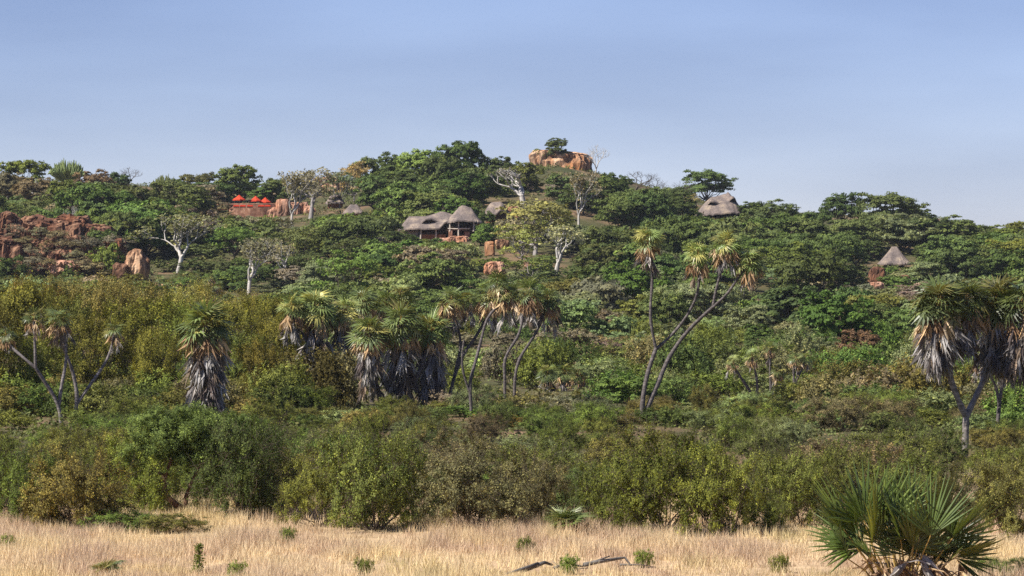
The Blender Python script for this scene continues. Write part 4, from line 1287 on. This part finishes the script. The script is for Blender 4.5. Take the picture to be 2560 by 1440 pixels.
for i in range(11):
    px = 395 + i * 15 + random.uniform(-6, 6)
    py = 702 + random.uniform(-14, 8) + abs(i - 4) * 1.5
    p = hit(px, 735)
    palm('little palm with dry fringe in the thicket below the big spreading pale tree', p.y - 6 + random.uniform(-3, 3), [[(px, 735), (px, py), 0.14, 0.12]], [(px, py, 24, 13, 9, 8, 10)], group='little palms in the thicket below the pale tree')
# ---- low fan palms near the camera
FRN = [frond_mesh(i, 26, 2, 0.40, 0.66) for i in range(5)]
def fan_shrub(label, px, py_base, size, fronds, dead, d=None, name='fan_palm_shrub', bright=1.0, spread_px=0):
    d = d or G(py_base)
    x = (px - 1280) / F * d
    root = thing(name, label, 'palm', (x, d, ground_z(x, d)))
    for (az, el, s, roll, ox) in fronds:
        o = link('frond', random.choice(FRN), root, tuple(np.array(random.choice(PALMG)) * bright * random.uniform(0.75, 1.1)))
        o.rotation_euler = (Matrix.Rotation(az, 3, 'Z') @ Matrix.Rotation(-el, 3, 'Y') @ Matrix.Rotation(roll, 3, 'X')).to_euler()
        o.scale = (size * s,) * 3
        o.location = (ox, random.uniform(-0.25, 0.25), 0.12)
    for (az, tilt, s, ox, col, zz) in dead:
        o = link('dry_frond', random.choice(TAN), root, col)
        o.rotation_euler = (random.uniform(-0.2, 0.2), tilt, az)
        o.scale = (size * s,) * 3
        o.location = (ox, random.uniform(-0.3, 0.1), zz)
    return root
BLADE = [fan(18, R(random.uniform(95, 160)), 1.0, 2, random.uniform(0.1, 0.3), random.uniform(0.02, 0.2), 0.0, 1.1).build('fan_blade', [M_FROND]) for _ in range(5)]
def big_palm():
    d = 72.5
    px0, py0 = 2262, 735 + F * CAM_H / d
    x = (px0 - 1280) / F * d
    root = thing('fan_palm_shrub', 'large low fan palm with stiff green fans and dry fronds in the grass', 'palm', (x, d, 0))
    pm = F / d
    def frond(hx, hy, tx, ty, L, yaw, yo, col, lean=0.0):
        hub = np.array([(hx - px0) / pm, yo, (py0 - hy) / pm])
        ax = unit(np.array([(tx - hx), lean * 100, (hy - ty)], float))
        nrm = unit(np.cross(ax, np.array([math.cos(yaw), math.sin(yaw), 0])))
        nrm = nrm if nrm[1] < 0 else -nrm
        by = np.cross(nrm, ax)
        m = Matrix(((ax[0], by[0], nrm[0]), (ax[1], by[1], nrm[1]), (ax[2], by[2], nrm[2])))
        o = link('frond', random.choice(BLADE), root, col)
        o.location = hub
        o.rotation_euler = m.to_euler()
        s = L / pm
        o.scale = (s, s, s)
        b = np.array([hub[0] * 0.35 + random.uniform(-0.15, 0.15), yo * 0.4, 0.0])
        mid = (b + hub) / 2 + np.array([0, 0, 0.12])
        mb = MB()
        mb.tube(np.array([b, mid, hub, hub + ax * 0.05]) - hub, [0.024, 0.018, 0.012, 0.006], 5)
        st = link('stalk', mb.build('stalk', [M_STALK], True), o)
        st.rotation_euler = m.inverted().to_euler()
        st.scale = (1 / s,) * 3
    g = lambda k: tuple(np.array(random.choice([(0.085, 0.125, 0.026), (0.105, 0.14, 0.03), (0.13, 0.145, 0.03)])) * k * random.uniform(0.85, 1.1))
    for (hx, hy, tx, ty, L, yaw, yo) in [(2109, 1325, 2040, 1205, 150, 1.15, -0.3), (2160, 1305, 2130, 1178, 142, 0.6, -0.15), (2175, 1358, 2190, 1190, 168, 1.25, -0.45), (2247, 1345, 2212, 1245, 140, 1.2, -0.35),
                                         (2317, 1336, 2325, 1200, 138, 0.1, -0.6), (2375, 1345, 2490, 1225, 150, 0.9, -0.3), (2330, 1330, 2400, 1190, 160, 0.9, 0.2), (2220, 1310, 2235, 1190, 135, -0.4, 0.35), (2275, 1320, 2290, 1205, 140, 0.5, 0.5), (2140, 1370, 2060, 1330, 120, 0.4, -0.2), (2390, 1375, 2480, 1360, 110, 0.5, -0.2)]:
        frond(hx, hy, tx, ty, L * 1.12, yaw, yo, g(1.15))
    for i in range(26):
        hx = random.uniform(2110, 2400)
        hy = random.uniform(1330, 1420)
        frond(hx, hy, hx + (hx - 2255) * random.uniform(0.4, 1.2) + random.uniform(-60, 60), hy - random.uniform(60, 140), random.uniform(85, 135), random.uniform(-1.4, 1.4), random.uniform(-0.6, 0.9), g(0.7), random.uniform(-0.6, 0.6))
    for i in range(44):
        o = link('dry_frond', random.choice(TAN), root, random.choice(TANC + GREYC[:1]))
        o.rotation_euler = (random.uniform(-0.3, 0.3), random.uniform(-0.7, 0.1), random.uniform(0, 6.28))
        s = random.uniform(0.7, 1.35)
        o.scale = (s, s, s)
        o.location = (random.uniform(-1.0, 1.0), random.uniform(-0.7, 0.4), random.uniform(0.35, 0.85))
big_palm()
def simple_fans(n, lo=35, hi=85):
    return [(random.uniform(0, 6.28), R(random.uniform(lo, hi)), random.uniform(0.75, 1.1), random.uniform(-1, 1), random.uniform(-0.15, 0.15)) for _ in range(n)]
def simple_dead(n):
    return [(random.uniform(0, 6.28), random.uniform(-0.4, 0.2), random.uniform(0.4, 0.7), random.uniform(-0.2, 0.2), random.choice(TANC), random.uniform(0.3, 0.5)) for _ in range(n)]
fan_shrub('small fan palm at the edge of the thorn bushes', 1415, 1336, 0.78, simple_fans(18, 25, 88), simple_dead(8), bright=1.2)
fan_shrub('tiny fan palm sprouting alone from the dry grass', 258, 1452, 0.55, simple_fans(9, 35, 85), simple_dead(3), bright=0.9)
fan_shrub('low fan palm half hidden behind the large one', 2490, 1262, 1.05, simple_fans(18), simple_dead(4), d=96, bright=0.95)
fan_shrub('low fan palm pushing out of scrub at the foot of the Y-forked palm', 2545, 1235, 1.0, simple_fans(16), simple_dead(4), d=104, bright=0.9)

# ------------------------------------------------------------------ acacias of the left middle ground
OL = [(40, 700, 205, 270, 'golden'), (150, 735, 215, 230, 'olive'), (265, 700, 235, 270, 'ochre'), (350, 740, 212, 230, 'golden'), (440, 745, 230, 220, 'olive'), (620, 735, 222, 250, 'golden'), (700, 790, 205, 200, 'golden'),
      (330, 690, 262, 260, 'ochre'), (200, 690, 270, 240, 'ochre'), (90, 692, 265, 240, 'golden'), (470, 700, 275, 220, 'ochre'), (560, 720, 268, 220, 'ochre'), (-30, 760, 190, 220, 'golden'), (250, 790, 195, 210, 'golden'), (580, 830, 192, 200, 'olive'), (395, 815, 190, 190, 'golden'), (75, 830, 192, 190, 'olive'), (690, 740, 262, 200, 'golden'), (100, 760, 232, 200, 'golden'), (660, 850, 186, 170, 'golden')]
for i, (px, top, d, w, tone) in enumerate(OL):
    put('olive', px, top, 0, w * random.uniform(0.7, 0.95), tone, f"{'tall ' if top < 725 else ('low ' if top > 800 else '')}{GREEN[tone][0]} feathery acacia {'far behind' if d > 240 else ('close behind' if d > 200 else 'standing level with')} the {'slim grey palms' if px < 400 else 'stout solitary palm'}", d=d, group='feathery acacias in the grove' + (' by the slim palms' if px < 400 else ' by the stout palm'))
for (px, top, d, w, tone, k) in [(790, 870, 186, 210, 'ochre', 'mid'), (860, 880, 190, 150, 'brown', 'mid'), (700, 900, 180, 160, 'olive', 'mid'), (1300, 985, 178, 170, 'ochre', 'mid'), (1380, 1000, 176, 150, 'grey', 'mid'),
                                 (1255, 850, 240, 120, 'grey', 'mid'), (2120, 900, 205, 180, 'ochre', 'mid'), (2220, 905, 190, 200, 'brown', 'mid'), (2330, 890, 185, 190, 'ochre', 'mid'), (2060, 935, 185, 150, 'brown', 'mid'), (1790, 955, 225, 130, 'ochre', 'mid'), (2480, 905, 200, 200, 'olive', 'mid'), (2550, 960, 160, 200, 'fresh', 'mid'), (1865, 985, 178, 150, 'olive', 'mid')]:
    put(k, px, top, 0, w, tone, f'{GREEN[tone][0]} scrub bush on the plain ' + ('among the skirted palms' if px < 1500 else 'between the small palms and the Y-forked palm'), d=d, group='scrub bushes ' + ('among skirted palms' if px < 1500 else 'behind the Y-forked palm'))

# ------------------------------------------------------------------ scrub of the plain, row by row
cap = lambda px: np.interp(px, [-100, 0, 200, 350, 430, 640, 760, 900, 1000, 1100, 1300, 1600, 1750, 2000, 2250, 2350, 2420, 2500, 2560, 2700], [1040, 1050, 1062, 1050, 1015, 1012, 1020, 1028, 1022, 1045, 1050, 1062, 1062, 1050, 1050, 1080, 1140, 1110, 1090, 1090])
FRONT = [(-210, 1306, 230, 1100, 'olive'), (2690, 1335, 240, 1130, 'olive'), (-40, 1305, 220, 1080, 'olive'), (65, 1318, 190, 1130, 'olive'), (190, 1326, 270, 1122, 'ochre'), (350, 1290, 190, 1075, 'olive'), (600, 1298, 230, 1055, 'dark'), (705, 1288, 150, 1120, 'olive'), (800, 1316, 190, 1140, 'olive'), (925, 1326, 280, 1078, 'olive'),
         (1065, 1310, 150, 1165, 'mid'), (1195, 1330, 290, 1105, 'brown'), (1335, 1316, 170, 1150, 'brown'), (1440, 1306, 150, 1170, 'mid'), (1530, 1322, 170, 1125, 'olive'), (1660, 1334, 290, 1068, 'olive'), (1800, 1338, 220, 1110, 'olive'), (1905, 1300, 130, 1180, 'mid'), (2000, 1318, 190, 1120, 'olive'), (2130, 1305, 200, 1110, 'olive'), (2280, 1316, 220, 1130, 'olive'), (2410, 1322, 180, 1160, 'ochre'), (2535, 1352, 220, 1150, 'ochre')]
for (px, base, w, top, tone) in FRONT:
    put('near', px, top, 0, w, tone, f'{GREEN[tone][0]} thorn bush fringing the grass {near_mark(MARKS_EDGE, px, 1310)}', d=G(base), group=f'{GREEN[tone][0]} thorn bushes along the grass edge')
for row, (d, t0_, t1_) in enumerate([(102, 1090, 1190), (109, 1075, 1165), (117, 1060, 1150), (127, 1048, 1125), (138, 1036, 1100), (150, 1026, 1080), (160, 990, 1045), (170, 975, 1030), (180, 955, 1010)]):
    n = 15 + row
    for i in range(n):
        px = -220 + (i + (0.5 if row % 2 else 0) + random.uniform(-0.3, 0.3)) * 3000 / n
        if px < 760 and d > 165:
            continue
        top = random.uniform(t0_, t1_) + (14 if px > 2250 else 0)
        if d < 168 and abs(px - 1606) < 70 or abs(px - 170) < 90:
            top = max(top, 1064)
        if 2370 < px < 2520 and d < 133:
            top = max(top, 1122)
        dj = d + random.uniform(-3, 3)
        h = CAM_H - (top - HOR) / F * dj
        if h < 0.5:
            continue
        sz_ = 'tall ' if h > 2.0 else ('low ' if h < 1.2 else '')
        w = (F / d) * random.uniform(1.5, 3.0) * min(1.15, 0.65 + h / 3.5)
        tone = random.choice(['olive', 'olive', 'olive', 'olive', 'mid', 'fresh', 'pale', 'ochre', 'brown'] if px > 760 else ['olive', 'olive', 'olive', 'dark', 'mid', 'fresh', 'ochre'])
        put('near', px, top, 0, w, tone, f'{sz_}{GREEN[tone][0]} thorn bush inside the thicket {near_mark(MARKS_EDGE, px, 1310)}', d=dj, group=f'{GREEN[tone][0]} thorn bushes in the thicket')
def keep_view(px, w, d, top):
    for (x0, x1, dm_, lim) in [(1790, 2040, 199, 1004), (1335, 1480, 224, 985), (1100, 1300, 184, 1010), (1490, 1665, 190, 1018), (1235, 1305, 204, 955), (1195, 1265, 240, 975)]:
        if px + w * 0.4 > x0 and px - w * 0.4 < x1 and d < dm_:
            top = max(top, lim)
    return top
# mid plain
for row, d in enumerate([182, 198, 216, 236, 258, 284, 314, 350, 390]):
    n = 15
    for i in range(n):
        px = 690 + (i + (0.5 if row % 2 else 0) + random.uniform(-0.3, 0.3)) * 2070 / n
        if px < 1120 and d < 230:
            continue
        dj = d + random.uniform(-6, 6)
        h = random.uniform(1.5, 3.4) if d > 225 else random.uniform(1.0, 1.9)
        if 1560 < px < 1680 and d < 200:
            continue
        if 1190 < px < 1260 and 200 < d < 320:
            h = 0.8
        w = (F / dj) * random.uniform(3.2, 5.6) * min(1.0, 0.6 + h / 5)
        tone = random.choice(['mid', 'mid', 'pale', 'pale', 'pale', 'fresh', 'olive', 'olive', 'brown', 'grey'])
        sz_ = 'tall ' if h > 2.7 else ('low ' if h < 1.7 else '')
        base_z = ground_z((px - 1280) / F * dj, dj)
        top = keep_view(px, w, dj, HOR + (CAM_H - h - base_z) / dj * F)
        if CAM_H - (top - HOR) / F * dj - base_z < 0.5:
            continue
        put('mid', px, top, 0, w, tone, f'{sz_}{GREEN[tone][0]} scrub bush {near_mark(MARKS_PLAIN, px, top + 20)}', d=dj, group=f'{GREEN[tone][0]} scrub bushes on the plain')
for row, d in enumerate([179, 187, 197, 210]):
    for i in range(10):
        px = -60 + (i + (0.5 if row % 2 else 0) + random.uniform(-0.3, 0.3)) * 84
        h = random.uniform(1.0, 1.9) + 0.25 * row
        dj = d + random.uniform(-4, 4)
        tone = random.choice(['dark', 'dark', 'olive', 'brown', 'ochre'])
        top = HOR + (CAM_H - h) / dj * F
        put('mid', px, top, 0, (F / dj) * random.uniform(2.6, 4.2), tone, f"{'tall ' if h > 2.1 else ('low ' if h < 1.5 else '')}{GREEN[tone][0]} shaded scrub bush under the acacias {near_mark(MARKS_PLAIN, px, 950)}", d=dj, group=f'{GREEN[tone][0]} bushes under the acacias')
for i in range(30):
    px = -150 + (i + random.uniform(-0.3, 0.3)) * 2860 / 29
    if abs(px - 1606) < 28 or abs(px - 155) < 20 or abs(px - 185) < 16 or abs(px - 1118) < 18 or abs(px - 1178) < 18:
        continue
    dj = random.uniform(158, 167)
    h = random.uniform(0.6, 0.95)
    tone = random.choice(['olive', 'mid', 'dark', 'pale', 'ochre'])
    put('mid', px, HOR + (CAM_H - h) / dj * F, 0, (F / dj) * random.uniform(1.8, 2.8), tone, f'knee-high {GREEN[tone][0]} bush {near_mark(MARKS_PLAIN, px, 1040)}', d=dj, group=f'knee-high {GREEN[tone][0]} scrub bushes')
# thorn tree with a leaning brown trunk
d = G(1292)
x = (470 - 1280) / F * d
tt = thing('thorn_tree', 'dark green thorn tree with leaning forked red-brown trunk at the grass edge', 'tree', (x, d, ground_z(x, d)))
mb = MB()
pmn = F / d
Q = lambda px, py, yo=0.0: np.array([(px - 470) / pmn, yo, (1292 - py) / pmn])
mb.tube(np.array([Q(480, 1300), Q(468, 1280), Q(440, 1262), Q(415, 1240), Q(408, 1205), Q(415, 1180), Q(430, 1145)]), np.array([0.11, 0.10, 0.09, 0.085, 0.07, 0.06, 0.04]), 8)
mb.tube(np.array([Q(462, 1274), Q(465, 1240, 0.1), Q(480, 1200, 0.2), Q(500, 1160, 0.3)]), np.array([0.07, 0.055, 0.045, 0.03]), 7)
mb.tube(np.array([Q(410, 1200), Q(390, 1170, 0.1), Q(360, 1140, 0.1)]), np.array([0.05, 0.035, 0.02]), 6)
link('trunk', mb.build('thorn_trunk', [M_BARK], True), tt, WOODC['brown'])
for k, (px, py, wpx, hpx) in enumerate([(400, 1180, 210, 130), (520, 1190, 240, 160), (450, 1120, 260, 110), (580, 1160, 200, 130)]):
    wm, fm, W0, H0 = VAR['near'][k]
    o = link('crown', fm, tt, tuple(np.array(GREEN['dark'][1]) * 1.5))
    o.location = Q(px, py, 0.3 + 0.2 * k)
    o.rotation_euler = (0, 0, k * 1.7)
    o.scale = (wpx / pmn / W0, wpx / pmn / W0, hpx / pmn / H0)

# ------------------------------------------------------------------ small things in the grass
for (px, base, top, w, tone, lab) in [(290, 1330, 1275, 200, 'olive', 'low trailing bush spilling onto the dry grass'), (420, 1332, 1285, 190, 'olive', 'low spreading bush in the grass before the leaning thorn tree'), (1915, 1330, 1250, 110, 'olive', 'low bush with a dark dead branch at the grass edge'), (2500, 1452, 1405, 160, 'olive', 'low weedy bush beside the large fan palm'), (120, 1325, 1280, 110, 'ochre', 'twiggy brown bush at the open gap in the thicket')]:
    put('near', px, top, 0, w, tone, lab, d=G(base))
d = G(1436)
x = (497 - 1280) / F * d
sp_ = thing('sapling', 'slender leafy sapling standing alone in the dry grass', 'sapling', (x, d, ground_z(x, d)))
mb, fo = MB(), MB()
mb.tube(np.array([[0, 0, -0.05], [0.02, 0, 0.3], [-0.01, 0, 0.66]]), [0.014, 0.010, 0.004], 5)
link('stem', mb.build('sapling_stem', [M_BARK]), sp_, WOODC['bark'])
u = rng.random(420)
p = np.stack([rng.normal(size=420) * (0.085 - 0.055 * u), rng.normal(size=420) * (0.085 - 0.055 * u), 0.04 + 0.62 * u], 1)
fo.leaves(p, rng.normal(size=(420, 3)) + np.array([0, 0, 0.5]), 0.055, 0.035, np.clip(0.5 + rng.normal(size=420) * 0.2, 0, 1))
link('leaves', fo.build('sapling_leaves', [M_NEAR]), sp_, (0.14, 0.17, 0.04))
for (px, base, lab) in [(910, 1440, 'little green weed poking out of the dry grass'), (1315, 1385, 'thin twiggy weed in the middle of the dry grass'), (720, 1360, 'grey twiggy weed near the grass edge'), (590, 1452, 'low dark weed beside the lone sapling'), (20, 1380, 'brownish weed at the grass edge under thorn bushes'), (1420, 1436, 'low green weed growing through the tangle of fallen twigs'), (1950, 1432, 'low dark weed near the large fan palm'), (1610, 1420, 'small weed at the tip of the forked dead branch')]:
    d = G(base)
    x = (px - 1280) / F * d
    plant('mid', 'weed', (x, d, ground_z(x, d)), 0.45, 0.42, 'olive', lab, 'weed')

def dead_log(label, pts_, r, base):
    d = G(base)
    P = [np.array([(px - 1280) / F * (d + yo), d + yo, max(ground_z((px - 1280) / F * (d + yo), d + yo) + 0.05, CAM_H + (HOR - py) / F * (d + yo))]) for px, py, yo in pts_[0]]
    o = thing('dead_branch', label, 'branch', P[0])
    mb = MB()
    for path in pts_:
        P2 = np.array([[(px - 1280) / F * (d + yo), d + yo, CAM_H + (HOR - py) / F * (d + yo)] for px, py, yo in path])
        mb.tube(P2 - P[0], np.linspace(r, r * 0.35, len(path)), 7, cap=True)
        r *= 0.7
    link('limb', mb.build('dead_limb', [M_LOG], True), o)
    return o
dead_log('pale grey fallen log half sunk in the dry grass', [[(1300, 1428, 0), (1330, 1418, 0.1), (1362, 1406, 0.3), (1380, 1412, 0.5)], [(1345, 1410, 0.2), (1300, 1424, -0.2), (1262, 1436, -0.4)]], 0.07, 1438)
dead_log('thin forked dead branch lying over the dry grass', [[(1460, 1412, 0), (1500, 1404, 0.2), (1548, 1396, 0.5), (1562, 1394, 0.6), (1578, 1414, 0.4)], [(1470, 1410, 0.1), (1525, 1390, 0.3)], [(1550, 1412, 0), (1600, 1412, 0.2), (1640, 1418, 0.4)]], 0.05, 1432)
dead_log('tangle of thin fallen twigs between the log and the forked branch', [[(1385, 1420, 0), (1420, 1408, 0.2), (1455, 1416, 0.3), (1480, 1406, 0.5)], [(1400, 1426, -0.2), (1440, 1400, 0.1)], [(1420, 1424, 0), (1475, 1420, 0.2)], [(1432, 1412, 0.1), (1450, 1396, 0.2)], [(1395, 1414, 0), (1380, 1402, 0.2)]], 0.035, 1434)
dead_log('dark dead branch resting at the grass edge below the bushes', [[(1880, 1318, 0), (1920, 1316, 0.2), (1975, 1318, 0.4)], [(1920, 1316, 0.2), (1900, 1290, 0.1)]], 0.05, 1326)

# ------------------------------------------------------------------ dry grass
def grass():
    n_t = 60000
    y = 66 + (118 - 66) * rng.random(n_t) ** 1.15
    x = (rng.random(n_t) * 2 - 1) * (0.150 * y + 5.0)
    dens = fbm(np.stack([x * 0.35, y * 0.2, 0 * x], 1), 31, 3)
    keep = rng.random(n_t) < np.clip(0.68 + 1.7 * dens, 0.2, 1)
    x, y = x[keep], y[keep]
    n_t = len(x)
    nb = 9
    hgt = np.clip(0.16 + 0.34 * (fbm(np.stack([x * 0.6, y * 0.35, 0 * x + 9], 1), 32, 3) + 0.32), 0.09, 0.5)
    bx = (x[:, None] + rng.normal(size=(n_t, nb)) * 0.10).ravel()
    by = (y[:, None] + rng.normal(size=(n_t, nb)) * 0.10).ravel()
    h = (hgt[:, None] * (0.5 + 0.8 * rng.random((n_t, nb)))).ravel()
    z = zt(bx, by)
    a = rng.random(n_t * nb) * 6.28
    lean = np.abs(rng.normal(size=n_t * nb)) * 0.5 * h
    w = 0.006 + 0.008 * rng.random(n_t * nb)
    s = rng.random(n_t * nb) * 3.14
    sx, sy = np.cos(s) * w, np.sin(s) * w
    v = np.stack([np.stack([bx - sx, by - sy, z - 0.02], 1), np.stack([bx + sx, by + sy, z - 0.02], 1), np.stack([bx + np.cos(a) * lean, by + np.sin(a) * lean, z + h], 1)], 1).reshape(-1, 3)
    tone = np.clip(0.5 + np.repeat(rng.normal(size=n_t) * 0.16, nb) + rng.normal(size=n_t * nb) * 0.16, 0, 1)
    mb = MB()
    mb.add(v, np.arange(len(v)).reshape(-1, 3), 0, np.repeat(tone, 3))
    o = link('grass', mb.build('grass', [M_GRASS]))
    tag(o, 'tall dry straw-coloured grass covering the foreground', 'grass', kind='stuff')
grass()

def undergrowth():
    mb = MB()
    pos = []
    for _ in range(6500):
        px = random.uniform(-120, 2680)
        d = random.choice([random.uniform(100, 200), random.uniform(180, 420), random.uniform(400, 780), random.uniform(400, 780)])
        x = (px - 1280) / F * d
        pos.append((x, d, d))
    pos = np.array(pos)
    z = zt(pos[:, 0], pos[:, 1])
    # keep the terrace, rocks and houses free
    bad = np.zeros(len(pos), bool)
    for c, r in ((lb, 9), (tb, 8.5), (hb, 6), (ub, 4), (db, 3.5)):
        bad |= np.hypot(pos[:, 0] - c.x, pos[:, 1] - c.y) < r
    pos, z = pos[~bad], z[~bad]
    n = len(pos)
    k = 34
    r = np.where(pos[:, 1] < 200, 0.45, np.where(pos[:, 1] < 420, 0.7, 1.0)) * (0.6 + 0.8 * rng.random(n))
    g = unit(rng.normal(size=(n, k, 3))) * (rng.random((n, k, 1)) ** 0.4)
    g[..., 2] = np.abs(g[..., 2]) * 0.75
    p = np.stack([pos[:, 0], pos[:, 1], z], 1)[:, None, :] + g * r[:, None, None]
    nrm = g + np.array([0, 0, 0.5]) + rng.normal(size=g.shape) * 0.5
    tone = np.clip(0.5 + rng.normal(size=(n, 1)) * 0.15 + rng.normal(size=(n, k)) * 0.15, 0, 1)
    sz = (r * 0.26)[:, None] * (0.7 + 0.6 * rng.random((n, k)))
    mb.leaves(p.reshape(-1, 3), nrm.reshape(-1, 3), sz.ravel() * 1.2, sz.ravel() * 0.85, tone.ravel())
    o = link('undergrowth', mb.build('undergrowth', [M_UNDER]), None, (0.09, 0.10, 0.045))
    tag(o, 'low mixed undergrowth filling the ground between bushes and trees', 'undergrowth', kind='stuff')
undergrowth()
def haze():
    m, nt, ns, ls, out = new_mat('thin_air')
    v = nd(nt, 'ShaderNodeVolumePrincipled')
    v.inputs['Color'].default_value = (0.80, 0.88, 1.0, 1)
    v.inputs['Density'].default_value = HAZE
    v.inputs['Anisotropy'].default_value = 0.1
    ls.new(v.outputs[0], out.inputs['Volume'])
    mb = MB()
    mb.box((0, 4300, 24.0), (12400, 9600, 56.0))
    tag(link('haze', mb.build('haze', [m])), 'thin pale daylight haze over the plain', 'haze', kind='stuff')
HAZE = 0.00005
haze()
print('COUNTS', COUNT, 'objects', len(bpy.data.objects))
